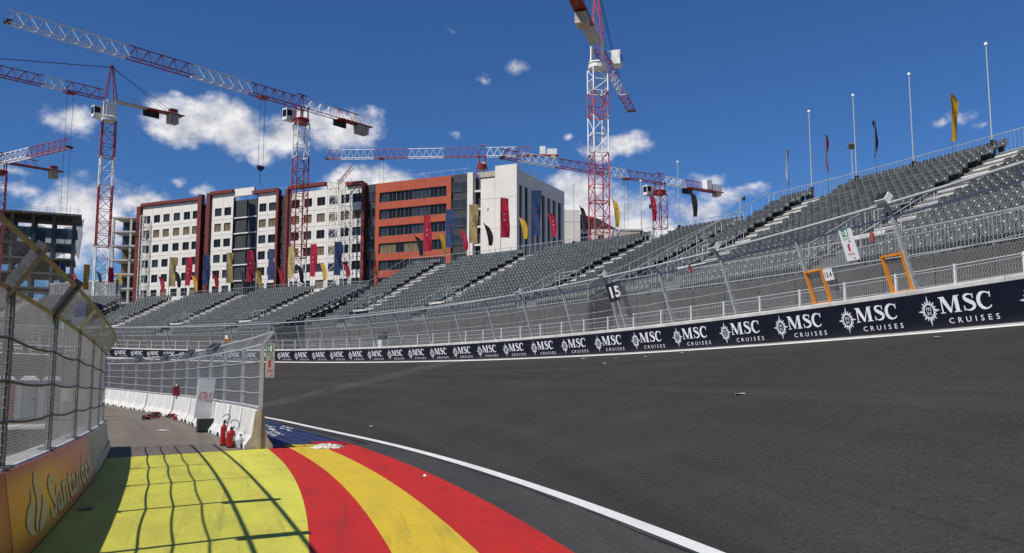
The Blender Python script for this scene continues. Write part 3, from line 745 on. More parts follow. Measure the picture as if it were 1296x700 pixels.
for i, s in enumerate(IP):
    a, b, c = (ip(s, k) for k in range(3)); T, N = Tn(s), Nn(s)
    mb = MB(); mb.obox((a + b) / 2, (T, N, UP), (.035, .05, (b - a)[2] / 2)); e = (c - b) / np.linalg.norm(c - b); mb.obox((b + c) / 2, (T, e, np.cross(T, e)), (.03, np.linalg.norm(c - b) / 2, .035)); mb.build('fence_post', 'galvanised', inf)
    if i == 0: MB().obox(bp_(s - .09, .34, .50), (T, N, UP), (.035, .045, .5)).build('end_stake', 'raw_concrete', inf)
    if i < len(IP) - 1:
        s2 = IP[i + 1]; st = .075 if i < 5 else .11
        wire_panel(wm, ip(s, 0), ip(s2, 0), ip(s2, 1), ip(s, 1), st, .0014); wire_panel(wm, ip(s, 1), ip(s2, 1), ip(s2, 2), ip(s, 2), st, .0017)
        for h in np.arange(.1, 1.6, .085): wm.bar(ip(s, 0) + UP * h, ip(s2, 0) + UP * h, .0018, 0, 3)
wm.build('wire_mesh', 'wire', inf, kind='stuff')
def irun(name, f, r, sag=0): MB().tube([f(s) - UP * sag * math.sin(math.pi * (((s - 3.75) / 4.2) % 1)) for s in np.arange(IP[0], IP[-1], .7)], r, 5).build(name, 'galvanised', inf)
irun('top_rail', lambda s: ip(s, 2), .03); irun('bend_rail', lambda s: ip(s, 1), .025); irun('foot_rail', lambda s: ip(s, 0) + UP * .06, .03)
for z in (1.38, 1.78, 2.18): irun('cable', lambda s: bp_(s, .33, z), .013, .03)
nth = 0
for i in (3, 5, 7, 9):
    s = IP[i]; c = ip(s, 1) + UP * .22 + Nn(s) * .1; T, N = Tn(s), Nn(s); ax = (T * .85 - N * .52, N * .60 * .85 + T * .52 * .6 + UP * -.8 * 0 - UP * .55, None)
    x = V3(ax[0]) / np.linalg.norm(ax[0]); y = N - x * np.dot(N, x); y = y / np.linalg.norm(y) * .75 + UP * .55; y /= np.linalg.norm(y); z = np.cross(x, y)
    t = thing('signal_light', 'dark tilted signal panel on the inner fence, %s from the right' % ORD[nth], 'signal light', c, 'signal panels along the inner fence'); nth += 1
    MB().obox(c, (x, y, z), (.20, .19, .15)).build('housing', 'box_grey', t); MB().obox(c - z * .156, (x, y, z), (.17, .16, .006)).build('screen', 'black_plastic', t)
    MB().bar(c, ip(s, 1), .028).build('bracket', 'galvanised', t)

# ------------------------------------------------------------------ signs on the fences
def sign(name, label, c, x, y, n, w, h, back, parts, th=.012, group=None):
    """flat board centred at c; parts: list of (name, MB drawn in local x,y,z, material)"""
    t = thing(name, label, 'sign', c, group)
    MB().obox(c - n * th / 2, (x, y, n), (w / 2, h / 2, th / 2)).build('board', back, t)
    for nm, mb, m in parts:
        mb.v = [tuple(c + x * p[0] + y * p[1] + n * p[2]) for p in mb.v]; mb.build(nm, m, t)
    return t
def fence_axes(s):
    a, b = fp(s, 0), fp(s, 1); y = (b - a) / np.linalg.norm(b - a); x = -Tn(s); n = np.cross(x, y); return x, y, n
def exit_parts():
    g = MB(); z = .004   # running figure in a doorway, arrow, word
    g.add([(-.17, .24, z), (.10, .24, z), (.10, .46, z), (-.17, .46, z)], [(0, 1, 2, 3)])
    w = MB(); z = .007
    w.add([(-.02, .26, z), (.07, .26, z), (.07, .43, z), (-.02, .43, z)], [(0, 1, 2, 3)])
    glyph_stroke(w, [(-.12, .40, .014), (-.09, .34, .018), (-.12, .28, .012)], z); glyph_stroke(w, [(-.09, .34, .012), (-.05, .29, .012)], z + .001); glyph_stroke(w, [(-.14, .37, .009), (-.06, .38, .009)], z + .002)
    e = MB(); text_mb(e, 'EXIT', (-.15, .135, .12, .20), 0, .004); glyph_stroke(e, [(.02, .055, .012), (.10, .10, .012)], .005); glyph_stroke(e, [(.05, .10, .012), (.10, .10, .012), (.10, .06, .012)], .006)
    r = MB(); glyph_stroke(r, [(-.03, -.20, .045), (-.03, -.03, .045), (-.01, .0, .03)], .004); glyph_stroke(r, [(-.02, .0, .012), (.05, -.02, .012)], .005)
    text_mb(r, 'FIRE', (-.14, -.33, .13, -.265), 0, .004); glyph_stroke(r, [(.04, -.40, .012), (.12, -.44, .012)], .006)
    return [('exit_symbol', g, 'sign_green'), ('running_figure', w, 'paper_white'), ('exit_lettering', e, 'sign_green'), ('fire_symbol', r, 'sign_red')]
x, y, n = fence_axes(2.05)
c = fp(2.05, 0) * .25 + fp(2.05, 1) * .75; c = so(2.02, -.28, 5.62) 
sign('exit_sign', 'white exit and fire sign hung on the outer fence between the orange frames', c - x * 0 - Nn(2) * .06, x, y, n, .56, .98, 'paper_white', exit_parts())
mb = MB(); text_mb(mb, '12.4', (-.16, -.075, .16, .075), 0, .004, 1.0, .015)
sign('number_sign', 'small white square sign reading 12.4 on the left orange frame', so(3.15, -.24, 4.86), x, y, n, .42, .36, 'paper_white', [('lettering', mb, 'black_plastic')])
s15 = 17.25; x, y, n = fence_axes(s15); x = V3((.88, -.475, 0)); x = x - y * np.dot(x, y); x /= np.linalg.norm(x); n = np.cross(x, y); c = so(s15 - .25, -.38, 5.62)
mb = MB(); text_mb(mb, '15', (-.24, -.26, .24, .26), 0, .004, 1.0, .03)
t15 = sign('turn_sign', 'black turn marker board with white number 15 on the outer fence', c, x, y, n, .74, .86, 'black_plastic', [('lettering', mb, 'paper_white')], .05)
MB().bar(c - y * .40 - n * .03, fp(s15, 0) + x * .1, .055).build('support', 'galvanised', t15)
MB().obox(c - n * .09 - y * .55 + x * .35, (x, y, n), (.12, .75, .02)).build('back_flap', 'dark_fabric', t15)
s0 = IP[0]; N, T = Nn(s0), Tn(s0); x, y, n = V3(N), UP, np.cross(N, UP)
c = bp_(s0 - .05, .36, 0) + UP * 2.18 + N * .19
ex = exit_parts()
for _, q_, _m in ex: q_.v = [(p[0] * .54, p[1] * .86, p[2]) for p in q_.v]
sign('exit_sign', 'weathered exit and fire sign on the end post of the inner fence', c, x, y, n, .22, .86, 'weathered_white', [(a, b_, m) for a, b_, m in ex])

# orange marshal frames in the outer fence
for s_a, lab in ((3.5, 'orange steel frame opening in the outer fence left of the exit sign'), (-.02, 'orange steel frame opening in the outer fence right of the exit sign')):
    t = thing('marshal_frame', lab, 'frame', so(s_a + .4, .1) + UP * 1.1, 'orange frames in the outer fence')
    x, y, n = fence_axes(s_a + .4); hh = 1.08
    for e in (s_a + .06, s_a + .84):
        a = so(e, .14) + UP * 1.1; MB().obox(a + y * hh / 2, (x, y, n), (.032, hh / 2, .045)).build('upright', 'orange_paint', t)
    for h in (.02, hh):
        a, b = so(s_a + .03, .14) + UP * 1.1 + y * h, so(s_a + .87, .14) + UP * 1.1 + y * h; MB().obox((a + b) / 2 , ((b - a) / np.linalg.norm(b - a), y, n), (np.linalg.norm(b - a) / 2, .028, .049)).build('crossbar', 'orange_paint', t)

# ------------------------------------------------------------------ grandstands
OF, RT = 7.0, .80
def seat_mesh():
    mb = MB(); w = .232
    # pan: thin dished slab, front lip turned down
    P = []
    for y, z in ((-.23, .385), (-.21, .425), (0, .41), (.16, .415)): P.append([(-w, y, z + .012), (-w * .5, y, z - .006), (w * .5, y, z - .006), (w, y, z + .012)])
    mb.grid(P)
    # back shell: curved across and reclined, with a rim
    B = []
    for y, z, k in ((.15, .415, .95), (.19, .58, 1.0), (.228, .80, .98), (.245, .88, .78)): B.append([(-w * k, y - .03, z - (.012 if z > .8 else 0)), (-w * .5 * k, y, z), (w * .5 * k, y, z), (w * k, y - .03, z - (.012 if z > .8 else 0))])
    mb.grid(B)
    mb.grid([[(p[0], p[1] + .022, p[2] - .004) for p in r] for r in B[::-1]])
    mb.add([B[3][0], B[3][3], (B[3][3][0], B[3][3][1] + .022, B[3][3][2] - .004), (B[3][0][0], B[3][0][1] + .022, B[3][0][2] - .004)], [(0, 1, 2, 3)])
    mb.obox((0, .02, .2), np.eye(3), (.16, .03, .2))      # bracket
    mb.add([(-.03, .180, .60), (.03, .180, .60), (.03, .190, .65), (-.03, .190, .65)], [(0, 1, 2, 3)], 1)
    return mb
srng = random.Random(6)
SEAT = seat_mesh(); SEAT_ME = SEAT.mesh('seat', ['seat_plastic', 'white_print']); SEAT_V = np.array(SEAT.v)
def rail_run(mb, pts, h, r=.022, bars=0, post=.025, posts=True, mid=True):
    """handrail over a base line: top rail, mid rail, posts, optional vertical bars between"""
    pts = [V3(p) for p in pts]
    mb.tube([p + UP * h for p in pts], r, 5)
    if mid or bars: mb.tube([p + UP * .12 for p in pts], r * .8, 4)
    if mid and not bars: mb.tube([p + UP * h * .55 for p in pts], r * .8, 4)
    if posts:
        for p in pts: mb.bar(p, p + UP * h, post)
    for a, b in zip(pts[:-1], pts[1:]):
        for k in range(1, bars + 1): p = a + (b - a) * k / (bars + 1); mb.bar(p + UP * .12, p + UP * h, .012, 0, 3)
def stand(label, s0, s1, n, zf, zt, aisles, front_bars, r0=0, cover=True):
    t = thing('grandstand', label, 'grandstand', so((s0 + s1) / 2, OF) * np.array([1, 1, 0]) + UP * 6)
    def z(s, r): return zf(s) + (zt(s) - zf(s)) * r / (n - 1)
    def w(s, o, zz): return so(s, o, zz)
    ss = list(np.arange(s0, s1, 2.0)) + [s1]
    big = MB(); cand = []
    for r in range(n):
        o = OF + RT * r; mb = MB()
        zr = (lambda s: z(s, r)) ; zp = (lambda s: z(s, r - 1)) if r else (lambda s: z(s, 0) - .4)
        mb.loft([[w(s, o, zp(s) - .02), w(s, o, zr(s)), w(s, o + RT + .0, zr(s)), w(s, o + RT, zr(s) - .05), w(s, o + .05, zr(s) - .05), w(s, o + .05, zp(s) - .02)] for s in ss])
        mb.build('tread', 'deck_metal', t)
        s = s0 + .35
        while s < s1 - .3:
            sc = 1 + (o + .45) * .0085
            if all(abs(s - a) * sc > 1.55 for a in aisles):
                p = w(s, o + .47, zr(s)); cand.append((p, s))
            s += .505 / sc
        for a in aisles:
            sc = 1 + o * .0085
            if r >= 5:
                ax = (Tn(a), Nn(a), UP); c = w(a, o + .2, z(a, r) - (zt(a) - zf(a)) / (n - 1) / 2 + .02)
                mb = MB(); mb.obox(w(a, o + .41, zr(a) + .015), ax, (1.48, .385, .018)); mb.obox(w(a, o - .12, (zr(a) + zp(a)) / 2 + .02), ax, (1.46, .13, .03)); mb.build('aisle_step', 'step_board', t)
            elif r == 4:
                MB().obox(w(a, o + .2, zr(a) + .03), (Tn(a), Nn(a), UP), (1.6, .75, .03)).build('landing', 'step_board', t)
    # seats: those that show largest are parts, the rest one mass
    def shows(p):
        d = math.hypot(p[0], p[1]); x = 648 + FPX * p[0] / max(p[1], .1); return d + (1000 if (p[1] < 1 or x > 1330 or x < -20) else 0)
    cand.sort(key=lambda q: shows(q[0]))
    for p, s in cand[:300]:
        yaw = srng.gauss(0, .035); inst('seat', SEAT_ME, t, frame(p, -Tn(s) * math.cos(yaw) + Nn(s) * math.sin(yaw), Nn(s) * math.cos(yaw) + Tn(s) * math.sin(yaw), UP))
    for p, s in cand[300:]:
        T, N = Tn(s), Nn(s); A = np.stack([-T, N, UP]); big.add((SEAT_V @ A) + p, SEAT.f, 0); 
        for i, m_ in enumerate(SEAT.m):
            if m_: big.m[len(big.m) - len(SEAT.m) + i] = m_
    if len(cand) > 300: big.build('seat_rows', ['seat_plastic', 'white_print'], t, kind='stuff')
    # front: fabric skirt panels and barred railing panels
    k = max(2, int((s1 - s0) / 2.4)); e = np.linspace(s0, s1, k + 1)
    for a, b in zip(e[:-1], e[1:]):
        P = [so(q, OF - .06, zf(q) - .03) for q in (a + .035, b - .035)] + [so(q, OF - .06, f1(OZ, q) + .95) for q in (b - .035, a + .035)]
        mb = MB(); N = Nn(a); mb.add(P + [p + N * .03 for p in P], [(0, 1, 2, 3), (7, 6, 5, 4), (0, 4, 5, 1), (2, 6, 7, 3), (1, 5, 6, 2), (3, 7, 4, 0)]); mb.build('skirt_panel', 'skirt_fabric', t)
        MB().obox(so(a, OF + .05, (zf(a) + f1(OZ, a) + .9) / 2), (Tn(a), Nn(a), UP), (.09, .04, (zf(a) - f1(OZ, a) - 1.0) / 2)).build('skirt_post', 'dark_fabric', t)
        mb = MB(); pa, pb = so(a, OF - .03, zf(a)), so(b, OF - .03, zf(b)); rail_run(mb, [pa, pb], 1.1, .028, front_bars); mb.build('railing_panel', 'galvanised', t)
    # back rail
    ob = OF + RT * n - .25; k = max(2, int((s1 - s0) / 2.2)); e = np.linspace(s0, s1, k + 1)
    for a, b in zip(e[:-1], e[1:]):
        mb = MB(); rail_run(mb, [so(a, ob, zt(a)), so(b, ob, zt(b))], 1.15, .022, 10 if front_bars > 8 else 5); mb.build('railing_panel', 'galvanised', t)
        mb = MB(); mb.bar(so(a, ob + .1, zt(a)), so(a, ob + .1, f1(OZ, a) + .8), .05); mb.bar(so(a, ob + .1, zt(a) - .5), so(b, ob + .1, f1(OZ, b) + 3), .03); mb.bar(so(a, OF + .4, zf(a) - .1), so(a, OF + .4, f1(OZ, a) + .8), .05)
        mb.bar(so(a, OF + 6, z(a, 7) - .1), so(a, OF + 6, f1(OZ, a) + .8), .05); mb.build('scaffold_frame', 'galvanised_dark', t)
    # side rails
    for se, sg in ((s0, 1), (s1, -1)):
        pts = [so(se + sg * .05, OF + RT * r + .1, z(se, r)) for r in range(0, n, 2)]; mb = MB(); rail_run(mb, pts, 1.15, .026, 2 if front_bars > 8 else 0); mb.build('side_railing', 'galvanised', t)
        if cover:
            P = [so(se, OF + .1, z(se, 0) - .1), so(se, OF + RT * n - .1, z(se, n - 1) - .15), so(se, OF + RT * n - .1, f1(OZ, se) + .9), so(se, OF + .1, f1(OZ, se) + .9)]; T = Tn(se) * sg * .04
            mb = MB(); mb.add(P + [p + T for p in P], [(0, 1, 2, 3), (7, 6, 5, 4), (0, 4, 5, 1), (2, 6, 7, 3), (1, 5, 6, 2), (3, 7, 4, 0)]); mb.build('end_cover', 'dark_fabric', t)
    # stair-head railings at the foot of each aisle
    for a in aisles:
        for d in (-1.6, 1.6):
            sc = 1 + OF * .0085; q = a + d / sc; mb = MB()
            rail_run(mb, [so(q, OF + RT * r, z(q, min(r, n - 1)) + .0) for r in (1, 2.4, 3.8, 5.2, 6.2)], 1.05, .024, 3 if front_bars > 8 else 0); mb.build('stair_railing', 'galvanised', t)
        mb = MB(); q0, q1 = a - 1.0, a + 1.0; rail_run(mb, [so(q0, OF + RT * 5.2, z(a, 5)), so(q1, OF + RT * 5.2, z(a, 5))], 1.05, .024); mb.build('stair_railing', 'galvanised', t)
        MB().obox(so(a, OF + RT * 3.1, z(a, 3) + .45), (Tn(a), Nn(a), UP), (1.3, .05, .08)).build('toe_board', 'step_board', t)
    return t, z
def lin(a, va, b, vb): return lambda s: va + (vb - va) * (s - a) / (b - a)
zA = lin(-6, 6.05, 28.5, 6.55); tA = lin(-6, 12.9, 28.5, 13.25)
zB = lin(31, 6.65, 68, 6.75); tB = lin(33, 12.55, 72, 14.25)
zC = lin(79, 6.85, 118, 7.35); tC = lambda s: float(np.interp(s, [78, 81, 95, 118], [12.2, 12.4, 13.1, 13.1]))
zD = lin(121, 7.5, 150, 8.6); tD = lin(121, 13.2, 150, 15.0)
stand('right-hand grandstand of grey seats, nearest and tallest, its top rail against the sky', -6, 28.6, 17, zA, tA, [-.3, 12.3, 24.4], 14)
stand('middle grandstand of grey seats in front of the orange and white buildings', 31.2, 73.2, 17, zB, tB, [39.2, 54.6, 67.2], 8)
stand('left grandstand of grey seats below the long white apartment facade', 80.0, 118.5, 17, zC, tC, [88, 100.8, 112.2], 4)
stand('far-left grandstand of grey seats beside the red crane mast, partly behind the fence', 121.5, 156, 17, zD, tD, [134, 146], 4)

# things on or by the stands
def extinguisher_on_rail(s, z, lab):
    t = thing('fire_extinguisher', lab, 'extinguisher', so(s, OF - .15, z), 'red extinguishers hung on grandstand front rails'); p = so(s, OF - .16, z)
    MB().tube([p + UP * a for a in (0, .03, .36, .42)], [.06, .09, .09, .03], 9).build('cylinder', 'extinguisher_red', t); MB().tube([p + UP * .42, p + UP * .5], .03, 6).build('valve', 'black_plastic', t)
extinguisher_on_rail(9.2, 7.12, 'red fire extinguisher hung on the right grandstand front rail near the exit sign')
extinguisher_on_rail(21.3, 7.3, 'red fire extinguisher hung on the front rail near the gap between right and middle grandstands')
o = place('waste_bin', 'white-bottomed bin with black top beside the path, middle of the far fence', 'bin', [('bin_body', MB().rbox((-.3, -.3, 0), (.3, .3, .75), .06), 'board_white'), ('bin_lid', MB().rbox((-.33, -.33, .75), (.33, .33, 1.3), .12), 'black_plastic')], tuple(so(49.3, 1.2) + UP * 1.0), psi(49))
for i, (s, o_, z) in enumerate(((11.5, 3.4, 1.0), (12.4, 3.4, 1.0))):
    place('equipment_case', 'black equipment case on the path behind the outer wall, %s of two' % ('right' if i == 0 else 'left'), 'case', [('case_body', MB().rbox((-.4, -.3, 0), (.4, .3, .7), .05), 'black_plastic'), ('handle', MB().tube([(-.2, -.32, .5), (-.2, -.36, .5), (.2, -.36, .5), (.2, -.32, .5)], .015, 5), 'galvanised_dark')], tuple(so(s, o_) + UP * z), psi(s) + .3, 'black cases on the path')

# ------------------------------------------------------------------ flags and poles along the back rails
FL = {'r': ('flag_red', 'red'), 'y': ('flag_yellow', 'yellow'), 'b': ('flag_blue', 'blue'), 'd': ('flag_dark', 'black'), 'w': ('flag_white', 'white'), 'g': ('flag_beige', 'beige')}
PRINT = {'r': 'flag_white', 'y': 'flag_red', 'b': 'flag_red', 'd': 'flag_red', 'w': 'flag_dark', 'g': 'flag_dark'}
ORB = 20.5
def deck_back(s): return tA(s) if s < 30 else tB(s) if s < 75 else tC(s) if s < 120 else tD(s)
frng = random.Random(11)
def flag(kind, colr, s, z0, z1, lab, grp, lean=0.0, width=None, ang=0.0):
    base = so(s, ORB, deck_back(s)); H0, H1 = z0 - base[2], z1 - base[2]
    if H0 < .7: H0 = .7
    t = thing('banner_flag' if kind == 'b' else 'feather_flag', lab, 'flag', base, grp); ph = frng.uniform(0, 6)
    ca, sa = math.cos(ang), math.sin(ang); D = np.array([ca, sa, 0]); Q = np.array([-sa, ca, 0])
    P = []; Pk = []
    if kind == 'b':
        w = width or .86; base = base - D * w * .5; MB().bar(base, base + UP * (H1 + .05), .025, 0, 5).build('pole', 'galvanised_dark', t)
        rows = 15
        for i in range(rows):
            v = i / (rows - 1); row = []
            for j in range(7):
                u = j / 6; x = .03 + u * w * (1 - .10 * math.sin(v * 5 + ph)); y = (.10 * math.sin(v * 6.0 + u * 3.2 + ph) + .05 * math.sin(v * 13 + u * 7 + ph * 2)) * (.25 + u)
                row.append(base + D * (x + lean * (1 - v) * .4) + Q * y + UP * (H0 + (H1 - H0) * v - .06 * u * math.sin(v * 4 + ph)))
            P.append(row)
    else:
        w = width or .58; rows = 15; sp = []
        for i in range(rows):
            v = i / (rows - 1); cx = -.16 - (.62 if s > 60 else .42) * v ** 1.6 + lean * v; sp.append(base + D * cx + UP * (H0 + (H1 - H0) * v - .10 * v ** 6))
        MB().tube([base, base + UP * H0 * .6 - D * .04] + sp[::2], .018, 5).build('pole', 'galvanised_dark', t)
        for i in range(rows):
            v = i / (rows - 1); ww = w * (.30 + .70 * math.sin(math.pi * min(1, .14 + .72 * v)) ** .8) * (1 if v < .86 else max(.12, 1 - (v - .86) / .15))
            P.append([sp[i] + D * (u * ww) + Q * (.10 * math.sin(v * 5.5 + u * 3 + ph)) * (.2 + u) - UP * (.16 * u * (v ** 2)) for u in np.linspace(.0, 1, 6)])
    a, b = len(P), len(P[0]); n = len(P)
    mb = MB(); mb.grid(P); mb.grid([[p + Q * .012 for p in r[::-1]] for r in P]); mb.smooth = True; cl = mb.build('cloth', FL[colr][0], t)
    # small printed emblem, flat on both faces
    i0, i1 = int(rows * .45), int(rows * .62); j0, j1 = 2, 3
    if j1 > j0:
        sub = [r[j0:j1 + 1] for r in P[i0:i1 + 1:1]]; mb = MB()
        for k in range(0, len(sub) - 1, 2): mb.grid([[p - Q * .006 for p in sub[k]], [p * .55 + q_ * .45 - Q * .006 for p, q_ in zip(sub[k], sub[k + 1])]])
        mb.build('emblem', PRINT[colr], cl)
    return t
SETS = [
 ('right', 'feather flag on the right grandstand top rail', [('f', 'w', 27.5, 14.7, 17.35), ('f', 'r', 24.45, 15.0, 17.5), ('f', 'd', 21.05, 15.0, 17.45), ('f', 'y', 16.35, 14.6, 17.5)]),
 ('middle', 'on the middle grandstand top rail', [('f', 'd', 71.6, 15.6, 18.1), ('b', 'r', 70.6, 16.0, 20.1), ('f', 'y', 67.9, 15.5, 17.95), ('b', 'b', 67.1, 16.0, 20.2), ('f', 'r', 64.6, 15.4, 17.9), ('b', 'g', 63.4, 16.0, 20.1), ('f', 'd', 60.9, 15.4, 17.9), ('b', 'r', 58.8, 15.9, 20.0), ('f', 'y', 56.0, 15.4, 17.8), ('b', 'b', 54.4, 15.5, 19.9), ('f', 'r', 52.1, 15.0, 17.65), ('f', 'd', 48.1, 14.9, 17.5), ('f', 'y', 44.15, 14.7, 17.4), ('f', 'r', 40.0, 14.5, 16.95), ('f', 'd', 35.8, 14.1, 16.3)]),
 ('left', 'on the left grandstand top rail', [('f', 'r', 115.0, 14.4, 17.1), ('b', 'g', 113.5, 15.2, 19.5), ('f', 'd', 112.4, 15.0, 17.7), ('b', 'r', 110.9, 15.2, 19.3), ('f', 'y', 109.6, 14.3, 16.9), ('b', 'b', 107.9, 15.1, 19.4), ('f', 'r', 106.1, 14.5, 17.1), ('b', 'g', 104.0, 15.1, 19.4), ('f', 'd', 101.6, 14.7, 16.95), ('b', 'r', 100.5, 15.0, 19.4), ('f', 'y', 98.8, 14.5, 17.15), ('b', 'b', 96.9, 15.0, 19.25), ('f', 'r', 95.0, 14.4, 17.0), ('b', 'g', 93.5, 15.0, 19.2), ('f', 'd', 91.6, 14.3, 16.9), ('b', 'r', 89.65, 14.9, 19.1), ('f', 'y', 87.6, 14.2, 16.75), ('b', 'b', 85.45, 14.7, 18.9), ('f', 'r', 83.7, 14.3, 16.5)]),
 ('far-left', 'on the far-left grandstand top rail', [('f', 'r', 137.2, 17.4, 19.2), ('b', 'y', 135.5, 17.0, 20.7), ('b', 'b', 130.4, 16.5, 19.6), ('f', 'r', 128.5, 16.2, 18.4), ('b', 'y', 126.9, 15.4, 19.2), ('f', 'd', 124.8, 16.4, 18.3), ('b', 'r', 123.2, 16.3, 18.6), ('f', 'y', 121.7, 15.9, 18.0)])]
def flags():
    for nm, where, L_ in SETS:
        cnt = {}; tot = {}
        for f in L_: tot[(f[0], f[1])] = tot.get((f[0], f[1]), 0) + 1
        for f in L_:
            k = (f[0], f[1]); i = cnt.get(k, 0); cnt[k] = i + 1
            kn = 'tall banner flag' if f[0] == 'b' else 'curved feather flag'; cn = FL[f[1]][1]
            lab = ('%s %s standing on the %s grandstand top rail' % (cn, kn, nm)) if tot[k] == 1 else ('%s %s on the %s grandstand top rail, %s from the left' % (cn, kn, nm, ORD[i]))
            edge = nm == 'right'
            if f[0] == 'f' and edge: flag('f', f[1], f[2], f[3], f[4], lab, 'flags along the grandstand top rails', .55, .5 if f[1] == 'y' else .62, .35 if f[1] == 'y' else {'w': 1.25, 'r': 1.15, 'd': 1.1}[f[1]])
            else: flag(f[0], f[1], f[2], f[3], f[4], lab, 'flags along the grandstand top rails', .12 if f[0] == 'f' and 35 < f[2] < 50 else 0, (.42 if f[0] == 'f' and f[2] < 50 else None), frng.uniform(-.25, .35) if not (nm == 'far-left' and f[0] == 'b') else .9)
flags()
def tall_pole(s, ztop, lab, r=.042):
    base = so(s, ORB + .05, deck_back(s)); t = thing('lamp_pole', lab, 'pole', base, 'tall thin poles along the grandstand back rails')
    MB().tube([base, base + UP * (ztop - base[2])], [r, r * .75], 7).build('pole', 'galvanised', t); tp = so(s, ORB + .05, ztop)
    MB().tube([tp, tp + UP * .05, tp + UP * .16, tp + UP * .2], [.04, .09, .09, .04], 8).build('cap_lamp', 'paper_white', t)
    MB().obox(base + UP * .5, (Tn(s), Nn(s), UP), (.09, .09, .5)).build('clamp', 'black_plastic', t)
for i, s in enumerate((25.7, 22.45, 18.75, 14.35)): tall_pole(s, 19.2, 'tall thin white-capped pole on the right grandstand rail, %s from the left' % ORD[i])
for i, (s, z) in enumerate(((49.5, 19.4), (41.5, 18.05), (37.5, 18.7))): tall_pole(s, z, 'tall thin pole on the middle grandstand rail, %s from the left' % ORD[i], .04)
def flood(s, z, lab):
    base = so(s, ORB + .4, deck_back(s) - .5); t = thing('floodlight', lab, 'floodlight', base, 'small floodlights behind the grandstands'); top = so(s, ORB + .4, z)
    MB().bar(base, top, .03, 0, 6).build('pole', 'galvanised', t); MB().obox(top, (V3((1, 0, 0)), V3((0, .9, .44)), V3((0, -.44, .9))), (.2, .12, .17)).build('lamp_head', 'galvanised_dark', t)
flood(23.0, 16.25, 'small floodlight on a thin pole behind the right grandstand'); flood(40.7, 15.9, 'small floodlight on a thin pole behind the middle grandstand')
def cam_post():
    s = 31.6; base = so(s, ORB, tB(31.6)); t = thing('camera_post', 'post with small dark camera between the middle and right grandstands', 'post', base)
    MB().bar(base, base + UP * 2.6, .05, 0, 6).build('post', 'galvanised', t); p = base + UP * 2.2; MB().tube([p, p + V3((.25, -.1, .1))], .03, 5).build('arm', 'galvanised_dark', t); MB().tube([p + V3((.25, -.1, .12)), p + V3((.25, -.1, -.05)), p + V3((.25, -.1, -.2))], [.08, .12, .06], 7).build('camera_head', 'black_plastic', t)
cam_post()

# ------------------------------------------------------------------ main building
BA, BD, BN = np.array([-71.4, 178.0, 0]), np.array([.902, -.4315, 0]), np.array([.4315, .902, 0])     # facade origin, direction along, direction inwards
def bpnt(e, dp, z): return BA + BD * e + BN * dp + UP * z
def bbox(mb, e0, e1, d0, d1, z0, z1, mi=0): return mb.obox(bpnt((e0 + e1) / 2, (d0 + d1) / 2, (z0 + z1) / 2), (BD, BN, UP), ((e1 - e0) / 2, (d1 - d0) / 2, (z1 - z0) / 2), mi)
ROWS = [34.42, 31.34, 28.26, 25.18, 22.1, 19.02, 15.94]
WIN = {}
def window_meshes(w, h):
    k = (round(w, 2), round(h, 2))
    if k not in WIN:
        f = MB(); t = .07
        for x0, x1, z0, z1 in ((-w / 2, -w / 2 + t, -h / 2, h / 2), (w / 2 - t, w / 2, -h / 2, h / 2), (-w / 2 + t, w / 2 - t, -h / 2, -h / 2 + t), (-w / 2 + t, w / 2 - t, h / 2 - t, h / 2), (-.03, .03, -h / 2 + t, h / 2 - t)): f.box((x0, .16, z0), (x1, .26, z1))
        p = MB().box((-w / 2 + .02, .20, -h / 2 + .02), (w / 2 - .02, .23, h / 2 - .02))
        WIN[k] = (f.mesh('window', ['window_frame']), {m: p.mesh('pane', [m]) for m in ('glass_dark', 'brown_board', 'glass_blue')})
    return WIN[k]
wr = random.Random(5)
def add_window(parent, e, z, w, h, pane):
    fm, pm = window_meshes(w, h); o = inst('window', fm, parent, frame(bpnt(e, 0, z), BD, BN, UP)); p = inst('pane', pm[pane], None, Matrix.Identity(4)); p.parent = o
PANEL = {}
def add_panel(parent, c0, c1, w0, w1, z, hw, z0, z1, m='white_facade'):
    """one facade panel: a ring with the window hole, joints left open round it"""
    g = .025; key = (round(c1 - c0, 2), round(w0 - c0, 2), round(w1 - c0, 2), m, round(z0 - z, 2), round(z1 - z, 2))
    if key not in PANEL:
        a0, a1, h0, h1 = g, c1 - c0 - g, w0 - c0, w1 - c0; b0, b1 = z0 - z + g, z1 - z - g; mb = MB(); d = .2
        out = [(a0, b0), (a1, b0), (a1, b1), (a0, b1)]; hol = [(h0, -hw), (h1, -hw), (h1, hw), (h0, hw)]
        v = [(x, 0, y) for x, y in out + hol] + [(x, d, y) for x, y in out + hol]; f = []
        for i in range(4):
            j = (i + 1) % 4; f += [(i, j, 4 + j, 4 + i), (4 + i, 4 + j, 12 + j, 12 + i), (i, 8 + i, 8 + j, j)]
        PANEL[key] = mb.add(v, f).mesh('wall_panel', [m])
    inst('wall_panel', PANEL[key], parent, frame(bpnt(c0, 0, z), BD, BN, UP))
